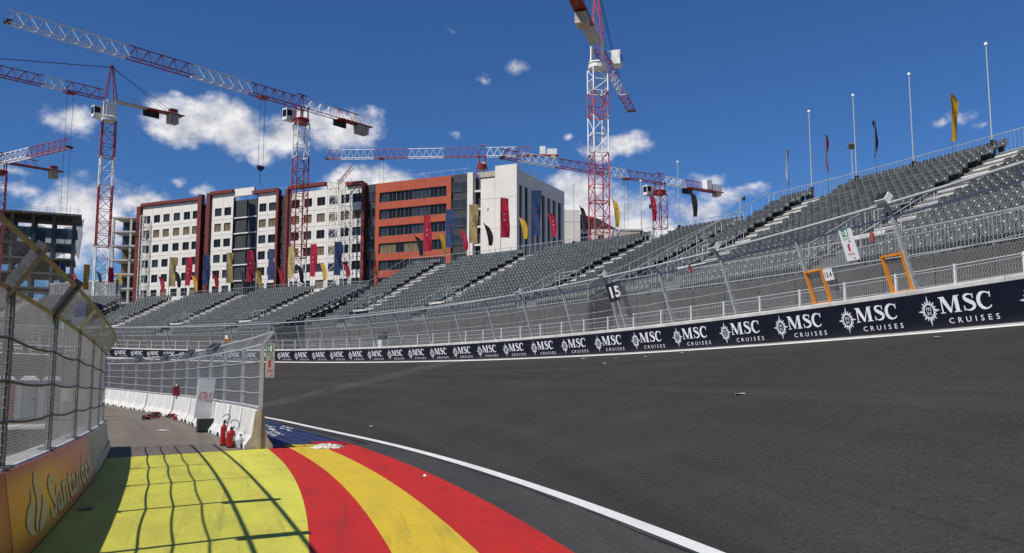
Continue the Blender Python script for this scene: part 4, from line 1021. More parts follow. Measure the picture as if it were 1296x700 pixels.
def white_section(t, e0, e1, cols, wd, bay=None, ztop=36.9, rows=ROWS):
    hh = .80; cuts = [e0] + [(a + b) / 2 for a, b in zip(cols[:-1], cols[1:])] + [e1]
    for i, c in enumerate(cols):
        c0, c1 = cuts[i], cuts[i + 1]
        if bay and c1 > bay[0] and c < bay[0]: c1 = bay[0]
        if bay and c0 < bay[1] and c > bay[1]: c0 = bay[1]
        for r, z in enumerate(rows):
            z0, z1 = z - 1.54, z + 1.54 if r else ztop
            add_panel(t, c0, c1, max(c0 + .12, c - wd / 2), min(c1 - .12, c + wd / 2), z, hh, z0, z1)
            pane = 'brown_board' if (r == 1 or (r in (3, 5) and wr.random() < .18)) else ('glass_blue' if wr.random() < .2 else 'glass_dark')
            w0, w1 = max(c0 + .12, c - wd / 2), min(c1 - .12, c + wd / 2); add_window(t, (w0 + w1) / 2, z, w1 - w0, hh * 2, pane)
def apartment():
    t = thing('apartment_building', 'long white apartment block with maroon steel frames and rows of square windows', 'building', bpnt(22, 0, 0))
    # core behind the facade
    mb = MB(); bbox(mb, -6.2, 50.0, .30, 14, 0, 36.4); bbox(mb, -6.2, 50, .22, .3, 0, 14.38); mb.build('core', 'charcoal_panel', t)
    white_section(t, -5.7, 10.06, [-4.2, -1.45, 1.21, 4.05, 6.8, 9.2], 1.75, None, 37.2)
    white_section(t, 13.28, 29.9, [15.06, 17.51, 26.3, 28.65], 1.75, (19.15, 25.0), 37.3)
    white_section(t, 32.75, 49.42, [34.2, 37.1, 40.1, 42.9, 45.5, 48.1], 1.85, None, 36.6)
    for a, b in ((-6.2, 10.06), (13.28, 29.9), (32.75, 49.42)):
        mb = MB(); bbox(mb, a, b, 0, .2, 0, 14.36); mb.build('lower_wall', 'white_facade', t)
    for e0, e1, z1 in ((-6.75, -5.72, 37.3), (10.08, 11.08, 38.3), (12.35, 13.26, 38.4), (29.92, 30.5, 37.5), (32.1, 32.73, 37.4), (49.44, 50.1, 36.9)):
        mb = MB(); bbox(mb, e0, e1, -.55, .35, 0, z1); mb.build('steel_column', 'maroon_steel', t)
    for e0, e1, z in ((-5.7, 10.06, 37.25), (13.28, 19.0, 38.0), (24.0, 29.9, 37.2), (32.75, 41.2, 37.3), (45.8, 49.42, 36.7)):
        mb = MB(); bbox(mb, e0, e1, -.55, .5, z, z + .62); mb.build('steel_beam', 'maroon_steel', t)
    for e0, e1, z0, z1 in ((19.0, 24.0, 37.2, 38.7), (13.3, 18.98, 37.32, 37.98), (41.22, 45.78, 36.62, 37.7)):
        mb = MB(); bbox(mb, e0, e1, .02, .5, z0, z1); mb.build('parapet', 'white_facade', t)
    # open balcony bay of the middle section
    for i, z in enumerate(ROWS):
        mb = MB(); bbox(mb, 19.2, 24.95, -.02, 2.4, z - 1.62, z - 1.40); mb.build('balcony_slab', 'beige_facade', t)
        mb = MB(); bbox(mb, 19.3, 22.2, .35, .42, z - 1.4, z + 1.4); o = mb.build('glazing', 'glass_blue' if i not in (1,) else 'brown_board', t)
        mb = MB(); bbox(mb, 20.7, 20.8, .30, .36, z - 1.4, z + 1.4); mb.build('mullion', 'window_frame', o)
        mb = MB(); bbox(mb, 22.3, 24.9, 1.7, 1.76, z - 1.4, z + 1.4); mb.build('glazing', 'glass_dark', t)
        mb = MB(); [mb.bar(bpnt(22.3 + .22 * k, .02, z - 1.4), bpnt(22.3 + .22 * k, .02, z - .45), .012, 0, 3) for k in range(13)]; mb.bar(bpnt(22.2, .02, z - .45), bpnt(24.95, .02, z - .45), .03); mb.build('balcony_railing', 'charcoal_panel', t)
    mb = MB(); bbox(mb, 22.2, 22.35, 0, 2.0, 14, 36.4); bbox(mb, 24.96, 25.06, -.15, .3, 14, 37.0); bbox(mb, 19.05, 19.16, -.15, .3, 14, 37.0); mb.build('balcony_frame', 'charcoal_panel', t)
    # dark recesses between the frames get their own glazing
    for e in (11.7, 31.3):
        for z in ROWS: add_window(t, e, z, .95, 1.9, 'glass_blue')
    # balustrade pieces on the roof
    mb = MB()
    for e in np.arange(-6, 50, 2.2): mb.bar(bpnt(e, 3, 36.4), bpnt(e, 3, 39.0), .03)
    mb.bar(bpnt(-6, 3, 38.9), bpnt(50, 3, 38.5), .025); mb.bar(bpnt(-6, 3, 38.4), bpnt(50, 3, 38.0), .02); mb.build('roof_railing', 'galvanised', t)
apartment()
def orange_building():
    t = thing('orange_building', 'orange-red office block with ribbon windows between charcoal strips', 'building', bpnt(60, 0, 0))
    mb = MB(); bbox(mb, 50.12, 70.86, .45, 14, 0, 36.2); mb.build('core', 'charcoal_panel', t)
    a, b = 52.17, 67.67; zc = [33.9 - 3.06 * k for k in range(7)]; hh = .88
    tops = [36.55] + [z - hh for z in zc]; bots = [z + hh for z in zc] + [0]
    xs = [a, 57.4, 62.5, b]
    for zt_, zb_ in zip(tops, bots):
        for e0, e1 in zip(xs[:-1], xs[1:]): mb = MB(); bbox(mb, e0 + .02, e1 - .02, -.1, .2, zb_ + .02, zt_ - .02); mb.build('spandrel_panel', 'orange_facade', t)
    for r, z in enumerate(zc):
        for e0, e1 in ((a + .02, a + .85), (b - .95, b - .02)): mb = MB(); bbox(mb, e0, e1, -.1, .2, z - hh - .018, z + hh + .018); mb.build('pier', 'orange_facade', t)
        ws = np.linspace(a + .87, b - .97, 9)
        for i, (e0, e1) in enumerate(zip(ws[:-1], ws[1:])):
            w = e1 - e0 - .02; pane = 'brown_board' if (r == 3 and i in (0, 1, 3, 4)) else ('glass_blue' if (i in (0, 4, 5)) else 'glass_dark'); add_window(t, (e0 + e1) / 2, z, w, hh * 2 - .02, pane)
    for e0, e1 in ((50.12, 52.15), (67.69, 70.85)):
        for k in range(12):
            z = 35.0 - 3.06 * k
            if z < 4: break
            mb = MB(); bbox(mb, e0, e1, .30, .44, z + .35, z + 1.6); mb.build('charcoal_panel', 'charcoal_panel', t)
            add_window(t, (e0 + e1) / 2, z - .55, e1 - e0 - .1, 1.75, 'glass_blue' if wr.random() < .5 else 'glass_dark')
    mb = MB(); bbox(mb, 60, 67, 4, 5, 36.2, 36.9); mb.build('roof_plinth', 'beige_facade', t)
    mb = MB()
    for e in np.arange(52.5, 70, 2.4): mb.bar(bpnt(e, 2, 36.2), bpnt(e, 2, 38.1), .03)
    mb.bar(bpnt(52.5, 2, 38), bpnt(70, 2, 38), .025); mb.build('roof_railing', 'galvanised', t)
orange_building()
CE = 80.02                                   # corner of the white block, right face runs back along BN
def corner_block():
    t = thing('white_corner_building', 'white corner block with blank panelled front and dark tall windows on its shaded right side', 'building', bpnt(76, 4, 0))
    mb = MB(); bbox(mb, 70.9, 79.6, .9, 20.4, 0, 35.8); mb.build('core', 'charcoal_panel', t)
    # front panels
    for z0, z1 in ((0, 14.2), (14.2, 21.6), (21.6, 26.7), (26.7, 31.8), (31.8, 36.75)):
        for e0, e1 in ((73.3, 76.0), (76.0, CE)):
            zt_ = z1 if z1 < 36 else (35.3 if e0 < 75 else 37.3); mb = MB(); bbox(mb, e0 + .02, e1 - (.02 if e1 < 80 else 0), 0, .85, z0 + .02, zt_ - .02); mb.build('wall_panel', 'white_facade', t)
    mb = MB(); bbox(mb, 70.9, 71.95, -.3, .85, 0, 36.6); mb.build('pier', 'white_facade', t)
    for k in range(8):
        z = 33.2 - 3.06 * k; mb = MB(); bbox(mb, 71.96, 73.29, .1, .88, z, z + .3); mb.build('balcony_slab', 'beige_facade', t)
    mb = MB(); bbox(mb, 72.0, 76, 2, 3, 35.8, 36.8); bbox(mb, 72.0, 76.0, 1.2, 1.3, 36.6, 36.8); [bbox(mb, 72.1 + .5 * k, 72.18 + .5 * k, 1.2, 1.28, 35.8, 36.6) for k in range(8)]; mb.build('roof_rail', 'tan_wall', t)
    mb = MB(); bbox(mb, 74.6, 74.8, -.01, .3, 29.8, 30.2); mb.build('vent', 'black_plastic', t)
    # right side: piers between tall dark window strips
    strips = [(1.0, 2.3), (3.15, 4.75), (5.6, 7.1), (7.95, 9.4), (10.3, 11.9), (12.8, 14.3), (15.2, 16.8), (17.7, 19.5)]
    lo = .86
    for a, b in strips + [(20.4, 20.4)]:
        mb = MB(); bbox(mb, CE - .6, CE - .001, lo, a, 0, 34.0); mb.build('side_pier', 'beige_facade', t)
        if b > a:
            mb = MB(); bbox(mb, CE - .45, CE - .32, a, b, 21.4, 34.0); w = mb.build('tall_window', 'glass_dark', t)
            mb = MB(); bbox(mb, CE - .31, CE - .26, (a + b) / 2 - .05, (a + b) / 2 + .05, 21.4, 34); [bbox(mb, CE - .31, CE - .27, a + .001, b - .001, z, z + .14) for z in np.arange(24.2, 33.5, 3.06)]; mb.build('mullion', 'window_frame', w)
            mb = MB(); bbox(mb, CE - .55, CE - .02, a + .002, b - .002, 20.5, 21.38); mb.build('sill_panel', 'beige_facade', t)
            mb = MB(); bbox(mb, CE - .45, CE - .32, a, b, 14.0, 20.48); mb.build('tall_window', 'glass_dark', t)
        lo = b
    mb = MB(); bbox(mb, CE - .6, CE - .001, .86, 20.9, 34.02, 36.5); mb.build('side_parapet', 'beige_facade', t)
    mb = MB(); bbox(mb, CE - .55, CE - .05, 20.42, 20.9, 0, 34.0); mb.build('side_pier', 'white_facade', t)
    mb = MB(); p = [bpnt(CE - .3, d, 36.5) for d in (1, 8, 14)]; rail_run(mb, p, 1.1, .03); mb.build('roof_railing', 'galvanised', t)
corner_block()

# ------------------------------------------------------------------ other buildings
def frame_building():
    x0, x1, y0, y1 = -85.6, -77.4, 187.0, 199.0; t = thing('concrete_frame_building', 'unfinished grey concrete frame with open bays left of the white apartments', 'building', (-81, 190, 0))
    for k in range(13):
        z = 36.4 - 3.06 * k
        if z < 0: break
        MB().box((x0 - .1, y0 - .1, z - .32), (x1, y1, z)).build('floor_slab', 'concrete', t)
        if k < 12:
            for x in (x0 + .25, x0 + 4.0, x1 - .6):
                MB().box((x - .22, y0, max(0, z - 3.06)), (x + .22, y0 + .4, z - .322)).build('column', 'concrete', t)
            MB().box((x0 + .1, y0 + 5, max(0, z - 3.04)), (x1, y0 + 5.2, z - .33)).build('back_wall', 'glass_blue' if k in (0, 1, 4) else ('brown_board' if k in (2, 3) else 'charcoal_panel'), t)
    MB().box((x0, y0, -.3), (x1, y1, 0.01)).build('base', 'concrete', t)
frame_building()
def site_building():
    x0, x1, y0, y1 = -131.0, -99.0, 199, 213; t = thing('construction_building', 'bare concrete tower under construction with blue netting at the far left', 'building', (x1, y0, 0))
    rn = random.Random(9)
    for k in range(12):
        z = 39.0 - 3.35 * k
        if z < 1: break
        ex = 1.2 if k == 0 else rn.uniform(-.6, .6); MB().box((x0, y0 - ex, z - .42), (x1 + ex * .6, y1, z)).build('floor_slab', 'dark_concrete', t)
        for i, x in enumerate(np.arange(x1 - .8, x0, -4.1)):
            for y in (y0 + .6, y0 + 6.5, y0 + 12): MB().box((x - .3, y, z - 3.35), (x + .3, y + .6, z - .352)).build('column', 'dark_concrete', t)
        if 0 < k < 9:
            for i in range(7):
                x = rn.uniform(x0, x1 - 5); MB().box((x, y0 + 3 + i, z - 3.35), (x + rn.uniform(2, 5), y0 + 3.2 + i, z - .36)).build('inner_wall', 'charcoal_panel', t)
            mb = MB(); [mb.bar((x, y0 + 1.2, z - 3.34), (x, y0 + 1.2, z - .37), .04, 0, 3) for x in np.arange(x0 + 1, x1 - 1, 1.3)]; mb.build('props', 'galvanised_dark', t, kind='stuff')
    P = []
    for i in range(9):
        v = i / 8; row = []
        for j in range(13):
            u = j / 12; row.append((-111.5 + 12.6 * u + (1.3 * v * v if j == 12 else 0), y0 - 1.5 - .8 * v - .35 * math.sin(u * 19 + v * 3), 29.0 + 6.4 * v + .9 * math.sin(u * 9) * (1 - v) - .5 * math.sin(u * 12.5) * v + (2.6 * v if j == 12 else 0)))
        P.append(row)
    for i in range(9):
        v = i / 8; P[i] += [(x1 + .5 + .5 * v, y0 + 1.5 * k, 29.2 + 6.4 * v + .3 * math.sin(k * 3)) for k in (1, 3, 5)]
    mb = MB(); mb.grid(P); mb.build('safety_net', 'net_blue', t)
    mb = MB()
    for x in np.arange(x0, x1 + 1, 1.6): mb.bar((x, y0 - 1, 39), (x + rn.uniform(-.1, .1), y0 - 1, 40.4 + rn.uniform(0, .8)), .035, 0, 3)
    mb.bar((x0, y0 - 1, 40.1), (x1 + .7, y0 - 1, 40.1), .03, 0, 3); mb.bar((x0, y0 - 1, 39.6), (x1 + .7, y0 - 1, 39.6), .03, 0, 3); mb.build('guard_rail', 'galvanised_dark', t)
    mb = MB(); mb.box((-123, y0 + 2, 39.02), (-120, y0 + 5, 40.6)); mb.build('plant_box', 'dark_red', t)
    t.rotation_euler = (0, 0, .44)
site_building()
def low_white():
    t = thing('white_annex', 'low white building with small dark window right of the corner block', 'building', (15, 180, 0))
    MB().box((10.4, 174, 0), (13.6, 190, 35.4)).build('stair_core', 'white_facade', t)
    mb = MB().box((13.62, 176, 0), (21.5, 190, 31.8)); mb.build('wing', 'white_facade', t)
    mb = MB(); mb.add([(13.7, 176.5, 31.82), (21.4, 176.5, 31.82), (17.2, 176.5, 34.2), (13.7, 176.5, 35.0), (13.7, 189, 31.82), (21.4, 189, 31.82), (17.2, 189, 34.2), (13.7, 189, 35.0)], [(0, 1, 2, 3), (4, 7, 6, 5), (0, 4, 5, 1), (1, 5, 6, 2), (2, 6, 7, 3), (3, 7, 4, 0)]); mb.build('roof', 'charcoal_panel', t)
    for x, z in ((13.9, 30.2), (17.2, 30.0), (13.9, 26.6), (17.2, 26.6)):
        w = MB().box((x, 175.93, z - .9), (x + 1.3, 175.99, z + .7)).build('window', 'window_frame', t); MB().box((x + .1, 175.9, z - .8), (x + 1.2, 175.925, z + .6)).build('pane', 'glass_dark', w)
    for x in (10.4, 12.0): MB().box((x + .05, 173.94, 33.0), (x + 1.45, 173.99, 33.06)).build('joint_strip', 'beige_facade', t)
low_white()
t = thing('plant_room', 'small tan rendered block showing above the middle grandstand rail', 'building', (14, 100, 0))
MB().box((12.2, 98, 0), (14.6, 104, 18.3)).build('block', 'tan_wall', t); MB().box((12.1, 97.9, 18.31), (14.7, 104.1, 18.5)).build('roof_slab', 'concrete', t)
mb = MB(); mb.add([(14.62, 98, 0), (17.6, 98, 0), (17.6, 98, 17.1), (14.62, 98, 18.3), (14.62, 104, 0), (17.6, 104, 0), (17.6, 104, 17.1), (14.62, 104, 18.3)], [(0, 1, 2, 3), (4, 7, 6, 5), (0, 4, 5, 1), (1, 5, 6, 2), (2, 6, 7, 3)]); mb.build('ramp_block', 'concrete', t)
def hoarding():
    a, b = np.array([-84.0, 160.0, 0]), np.array([-67.5, 152.0, 0]); t = thing('site_hoarding', 'grey panelled hoarding behind the far-left grandstand', 'hoarding', (-75, 156, 0)); d = (b - a); L_ = np.linalg.norm(d); d /= L_; n = np.array([d[1], -d[0], 0])
    for k in range(8):
        c = a + d * (k + .5) * L_ / 8; MB().obox(c + UP * 9.4, (d, n, UP), (L_ / 16 - .03, .06, 9.4)).build('panel', 'hoarding_grey', t)
    MB().obox((a + b) / 2 + UP * 18.95, (d, n, UP), (L_ / 2, .12, .14)).build('cap_rail', 'galvanised', t)
hoarding()

# ------------------------------------------------------------------ cranes
def mast_section(mb, x, y, z0, z1, w, ang, r=.11, rb=.062, step=2.2):
    c, s_ = math.cos(ang), math.sin(ang); cr = [(x + (c * i - s_ * j) * w / 2, y + (s_ * i + c * j) * w / 2) for i, j in ((-1, -1), (1, -1), (1, 1), (-1, 1))]
    n = max(1, int(round((z1 - z0) / step))); h = (z1 - z0) / n
    for px, py in cr: mb.bar((px, py, z0), (px, py, z1), r)
    for k in range(n):
        a, b = z0 + k * h, z0 + (k + 1) * h
        for i in range(4):
            p, q = cr[i], cr[(i + 1) % 4]
            if k % 2: p, q = q, p
            mb.bar((*p, a), (*q, b), rb, 0, 3)
            mb.bar((*p, b), (*q, b), rb, 0, 3)
    for i in range(4): p, q = cr[i], cr[(i + 1) % 4]; mb.bar((*p, z0 + .02), (*q, z0 + .02), rb * 1.3)
def truss(mb, p0, p1, h, w, step=1.9, r=.09, rb=.052, taper=1.0):
    p0, p1 = V3(p0), V3(p1); d = p1 - p0; L_ = np.linalg.norm(d); d = d / L_; sd = np.cross(d, UP); sd /= np.linalg.norm(sd); n = max(1, int(round(L_ / step)))
    A = [p0 + d * L_ * k / n + sd * w / 2 for k in range(n + 1)]; B = [p0 + d * L_ * k / n - sd * w / 2 for k in range(n + 1)]
    T = [p0 + d * L_ * (k + .5) / n + UP * h * (1 + (taper - 1) * k / n) for k in range(n)]
    mb.bar(A[0], A[-1], r); mb.bar(B[0], B[-1], r)
    mb.bar(T[0] - d * L_ / n * .5, T[-1] + d * L_ / n * .5, r)
    for k in range(n):
        for Q in (A, B): mb.bar(Q[k], T[k], rb, 0, 3); mb.bar(T[k], Q[k + 1], rb, 0, 3)
        mb.bar(A[k], B[k + 1], rb * .8, 0, 3); mb.bar(A[k], B[k], rb * .8, 0, 3)
    mb.bar(A[-1], B[-1], rb)
def cab_parts(t, c, d, sd, m='crane_white'):
    c = V3(c); mb = MB(); mb.bar(c - d * .6 + UP * .6, c - d * 1.2 - sd * 1.2 + UP * .9, .08); mb.obox(c, (d, sd, UP), (.95, .62, 1.0)); mb.obox(c - UP * 1.05, (d, sd, UP), (.8, .5, .05)); cb = mb.build('cab', m, t)
    mb = MB(); mb.obox(c + d * .965 + UP * .15, (d, sd, UP), (.012, .52, .62)); mb.obox(c + d * .35 + UP * .2 + sd * .63, (d, sd, UP), (.5, .012, .5)); mb.obox(c + d * .35 + UP * .2 - sd * .63, (d, sd, UP), (.5, .012, .5)); mb.build('cab_window', 'glass_dark', cb)
def crane(label, x, y, w, ang, bands, slew, jz, jd, jl, jb, cl, cb, red='crane_red', jh=1.6, jw=1.35, head=0.0, head_m=None, flat_block=True, cab=None, weights='under', trolley=None, cslope=0, sign=None, jslope=0.0, cwid=1.4):
    t = thing('tower_crane', label, 'crane', (x, y, 0), 'tower cranes over the building sites')
    col = {'r': red, 'w': 'crane_white', 'p': 'crane_pink'}
    for z0, z1, c in bands: mb = MB(); mast_section(mb, x, y, z0, z1, w, ang); mb.build('mast_section', col[c], t, kind='stuff')
    for z0, z1, c in bands[1:]: mb = MB(); [mb.obox(V3((x + a, y + b, z0)), np.eye(3), (.16, .16, .06)) for a in (-w / 2, w / 2) for b in (-w / 2, w / 2)]; mb.build('joint_plates', 'crane_grey', t)
    J = V3((jd[0], jd[1], 0)); J /= np.linalg.norm(J); sd = np.array([J[1], -J[0], 0]); J3 = J + UP * jslope
    z0, z1, c = slew; b = V3((x, y, 0))
    mb = MB(); mb.tube([b + UP * z0, b + UP * (z0 + .7)], [w * .6, w * .6], 12); mb.tube([b + UP * (z0 + .7), b + UP * (z0 + .95)], [w * .66, w * .55], 12)
    for i in (-1, 1):
        for j in (-1, 1): mb.bar(b + J * i * w * .36 + sd * j * w * .36 + UP * (z0 + .9), b + J * i * w * .34 + sd * j * w * .34 + UP * (jz + .1), .13)
    for j in ((-1, 1) if c == 'w' else ()): mb.obox(b + sd * j * w * .36 + UP * ((z0 + .95 + z1) / 2), (J, sd, UP), (w * .34, .04, max(.1, (z1 - z0 - .95) / 2)))
    mb.build('slewing_unit', col[c], t)
    zb = jz
    for l0, l1, c in jb:
        mb = MB(); truss(mb, b + J3 * l0 + UP * zb, b + J3 * l1 + UP * zb, jh, jw); mb.build('jib_section', col[c], t, kind='stuff')
    tip = b + J3 * jl + UP * zb; MB().obox(tip + UP * .15, (J, sd, UP), (.35, jw / 2, .16)).build('jib_end', 'cable_black', t)
    C3 = -J + UP * cslope
    for l0, l1, c in cb:
        mb = MB(); p, q = b + C3 * l0 + UP * zb, b + C3 * l1 + UP * zb
        if c == 'deck':
            for k in (-1, 1): mb.bar(p + sd * k * cwid / 2, q + sd * k * cwid / 2, .14)
            mb.obox((p + q) / 2 + UP * .02, ((q - p) / np.linalg.norm(q - p), sd, np.cross((q - p) / np.linalg.norm(q - p), sd)), (np.linalg.norm(q - p) / 2, cwid / 2, .04))
            mb.build('counter_jib', red, t)
        elif c == 'grey':
            for k in (-1, 1): mb.bar(p + sd * k * cwid / 2, q + sd * k * cwid / 2, .12); rail_run(mb, [p + sd * k * cwid / 2, (p + q) / 2 + sd * k * cwid / 2, q + sd * k * cwid / 2], 1.0, .03)
            mb.obox((p + q) / 2, ((q - p) / np.linalg.norm(q - p), sd, UP), (np.linalg.norm(q - p) / 2, cwid / 2, .05)); mb.build('counter_jib', 'crane_grey', t)
        else: truss(mb, p, q, jh, jw); mb.build('counter_jib', col[c], t, kind='stuff')
    e = b + C3 * (cl - 1.7) + UP * zb
    if weights == 'under':
        for k in range(3): MB().obox(e + J * (k * .62 - .4) - UP * .75, (J, sd, UP), (.24, .75, 1.0)).build('counterweight', 'counter_concrete', t)
        MB().obox(e + J * .2 + UP * .55, (J, sd, UP), (.7, .5, .45)).build('winch', 'crane_red', t)
    elif weights == 'top':
        for k in range(2): MB().obox(e + J * (k * 2.4 + .1) + UP * (.9 + .4 * k), (J, sd, UP), (.75 if k else 1.3, .7, .75 + .3 * k)).build('winch_house', 'crane_white', t)
        for k in range(2): MB().obox(e - J * (.6 * k) - UP * .3, (J, sd, UP), (.27, .8, .55)).build('counterweight', 'counter_concrete', t)
    else:
        for k in range(3): MB().obox(e + J * (k * .85 - .4) - UP * .9, (J, sd, UP), (.36, .75, .75)).build('counterweight', 'counter_concrete', t)
    if sign: MB().obox(b + C3 * sign + UP * (zb - .55) + sd * jw * .55, (J, sd, UP), (1.5, .05, .6)).build('sign_board', 'black_plastic', t)
    if head:
        mb = MB(); top = b + UP * (zb + head)
        for i in (-1, 1):
            for j in (-1, 1): mb.bar(b + J * i * w * .42 + sd * j * w * .38 + UP * zb, top + J * i * .16 + sd * j * .12, .085)
        n = 4
        for k in range(1, n + 1):
            f, g = k / (n + .5), (k - 1) / (n + .5)
            for i in (-1, 1): mb.bar(b + J * i * (w * .42 * (1 - g) + .16 * g) + sd * w * .38 * (1 - g) + UP * (zb + head * g), b + J * i * (w * .42 * (1 - f) + .16 * f) - sd * w * .38 * (1 - f) + UP * (zb + head * f), .04, 0, 3)
        mb.obox(top + UP * .1, (J, sd, UP), (.3, .2, .2)); mb.build('tower_head', head_m or red, t)
        mb = MB()
        for j in (-1, 1): mb.bar(top + sd * j * .12, b + J3 * min(24, jl * .6) + UP * (zb + jh) + sd * j * .1, .045, 0, 3); mb.bar(top + sd * j * .12, b + C3 * (cl * .82) + UP * (zb + .3) + sd * j * .6, .045, 0, 3)
        mb.build('pendant_ties', 'cable_black', t)
    elif flat_block:
        mb = MB(); truss(mb, b - J * 1.1 + UP * zb, b + J * 1.1 + UP * zb, jh * 1.25, jw * 1.1, 2.2, .12, .08); mb.build('tower_top', red, t)
    if cab: cab_parts(t, b + J * cab[0] + sd * cab[1] + UP * (zb + cab[2]), J, sd)
    if trolley:
        l, zh = trolley; p = b + J3 * l + UP * zb; mb = MB(); mb.obox(p - UP * .25, (J, sd, UP), (.7, .6, .12)); [mb.bar(p + sd * k * .5 - UP * .2, p + sd * k * .5 + UP * .05, .05) for k in (-1, 1)]; mb.build('trolley', red, t)
        for k in (-1, 1): MB().bar(p + J * .5 * k - UP * .3, (*(p + J * .45 * k)[:2], zh + .6), .035, 0, 3).build('hoist_rope', 'cable_black', t)
        h = V3((p[0], p[1], zh)); mb = MB(); mb.loft([[h + J * a + sd * b_ + UP * zz for a, b_ in ((-s1, -.2), (s1, -.2), (s1, .2), (-s1, .2))] for zz, s1 in ((.6, .62), (.25, .62), (-.2, .2))]); mb.build('hook_block', 'cable_black', t)
        MB().bar(h - UP * .2, h - UP * 2.6, .05, 0, 4).build('hook_rope', 'cable_black', t)
    return t
crane('tower crane with pointed cat-head, red and white mast at left beside the construction site', -70.0, 149.6, 2.1, .55, [(0, 24.3, 'w'), (24.3, 34.8, 'r'), (34.8, 39.9, 'w'), (39.9, 46.2, 'r')], (46.2, 49.6, 'w'), 50.0, (-.69, -.725), 46, [(1.2, 7.6, 'r'), (7.6, 11, 'w'), (11, 26, 'r'), (26, 34, 'w'), (34, 46, 'r')], 13.2, [(.9, 6.5, 'grey'), (6.5, 13.2, 'deck')], head=6.0, cab=(1.2, 1.9, -1.9), sign=7.6, trolley=(6.6, 3.0), jh=1.7)
crane('largest flat-top tower crane, its long jib crossing the upper left sky', -36.3, 148.6, 2.1, .62, [(0, 22.2, 'w'), (22.2, 39.6, 'r'), (39.6, 45.5, 'w')], (45.5, 48.2, 'r'), 48.3, (-.630, -.777), 47.6, [(1.1, 10.4, 'r'), (10.4, 20.9, 'w'), (20.9, 31.2, 'r'), (31.2, 47.6, 'w')], 15.6, [(1.1, 7, 'w'), (7, 13, 'r'), (8, 15.6, 'deck')], jh=1.9, cab=(1.4, 1.7, -1.2), sign=9.0, trolley=(8, 36.0), weights='heavy')
crane('distant flat-top tower crane rising behind the orange and white buildings', -7.8, 226, 2.1, .5, [(0, 40, 'r'), (40, 56.5, 'r')], (56.5, 59.5, 'r'), 59.6, (-41, 2.6), 41.3, [(1.1, 10, 'r'), (10, 19.5, 'w'), (19.5, 28.6, 'r'), (28.6, 37.6, 'w'), (37.6, 41.3, 'r')], 20, [(1.1, 9, 'w'), (9, 13, 'r'), (10, 20, 'deck')], jh=2.4, jw=1.6, cab=(.2, 1.5, -2.2), weights='top', trolley=(26.5, 40.0))
crane('nearest tower crane, pink and white mast at centre, head cut by the top edge', 12.0, 120, 2.15, .30, [(0, 26, 'p'), (26, 32.8, 'p'), (32.8, 38.1, 'w'), (38.1, 41.6, 'p'), (41.6, 45.0, 'w')], (45.0, 49.0, 'w'), 48.3, (.298, .954), 28.5, [(1.2, 12, 'p'), (12, 20, 'w'), (20, 28.5, 'p')], 11.5, [(.9, 6, 'grey'), (6, 14.5, 'deck')], red='crane_red', jh=1.5, head=9.5, head_m='crane_pink', cab=(1.4, 2.5, -1.6), weights='heavy', jslope=-.035, cwid=1.5, cslope=.10)
crane('flat-top tower crane with dark red mast rising behind the middle grandstand', 30.7, 180.4, 2.1, .5, [(0, 32.7, 'w'), (32.7, 39.8, 'r')], (39.8, 42.0, 'r'), 42.2, (-32.2, -21.0), 38.8, [(1.1, 9, 'r'), (9, 14, 'w'), (14, 26.3, 'r'), (26.3, 35, 'w'), (35, 38.8, 'r')], 18, [(1.1, 7, 'w'), (7, 12, 'r'), (8, 18, 'deck')], jh=1.7, cab=(1.7, 1.6, -1.4), sign=8.5, weights='top', trolley=(9.2, 28.5))
crane('tower crane at the left picture edge showing only its counter-jib with weights', -107.4, 182.3, 2.0, .4, [(0, 34, 'r'), (34, 44.5, 'r')], (44.5, 47, 'r'), 47.2, (-7.8, -8.5), 40, [(1.1, 14, 'w'), (14, 40, 'r')], 12.2, [(1, 7, 'r'), (1, 12.2, 'deck')], jh=1.6, weights='under')
crane('tower crane outside the left picture edge whose red and white jib end pokes in', -128.9, 195.5, 2.0, .4, [(0, 34, 'w'), (34, 44.0, 'r')], (44.0, 46.8, 'r'), 47.0, (20.9, -12.8), 49, [(1.1, 18, 'r'), (18, 35, 'w'), (35, 49, 'r')], 13, [(1, 7, 'w'), (7, 13, 'deck')], jh=2.0, weights='under')
def hoist(label, e, dp, z1, w, top):
    p = bpnt(e, dp, 0); t = thing('hoist_mast', label, 'hoist', p, 'white lattice hoist masts against the apartment facade')
    mb = MB(); mast_section(mb, p[0], p[1], 0, z1, w, -.45, .06, .035, 1.5); mb.build('mast_lattice', 'crane_white', t, kind='stuff')
    for z in (18, 24.5, 31): mb = MB(); mb.bar(p + UP * z, bpnt(e, 0, z), .05); mb.build('wall_tie', 'crane_white', t)
    if top: mb = MB(); truss(mb, p + UP * (z1 - .5) + BD * .3, p + UP * (z1 + 2.2) + BD * 3.2, .7, .6, .9, .05, .03); mb.build('derrick', 'crane_red', t, kind='stuff')
hoist('white lattice hoist mast with small red derrick near the right end of the white apartments', 45.2, -2.0, 37.2, 2.0, True)
hoist('narrow white lattice hoist mast at the left end of the white apartments', -3.9, -1.2, 35.0, .85, False)

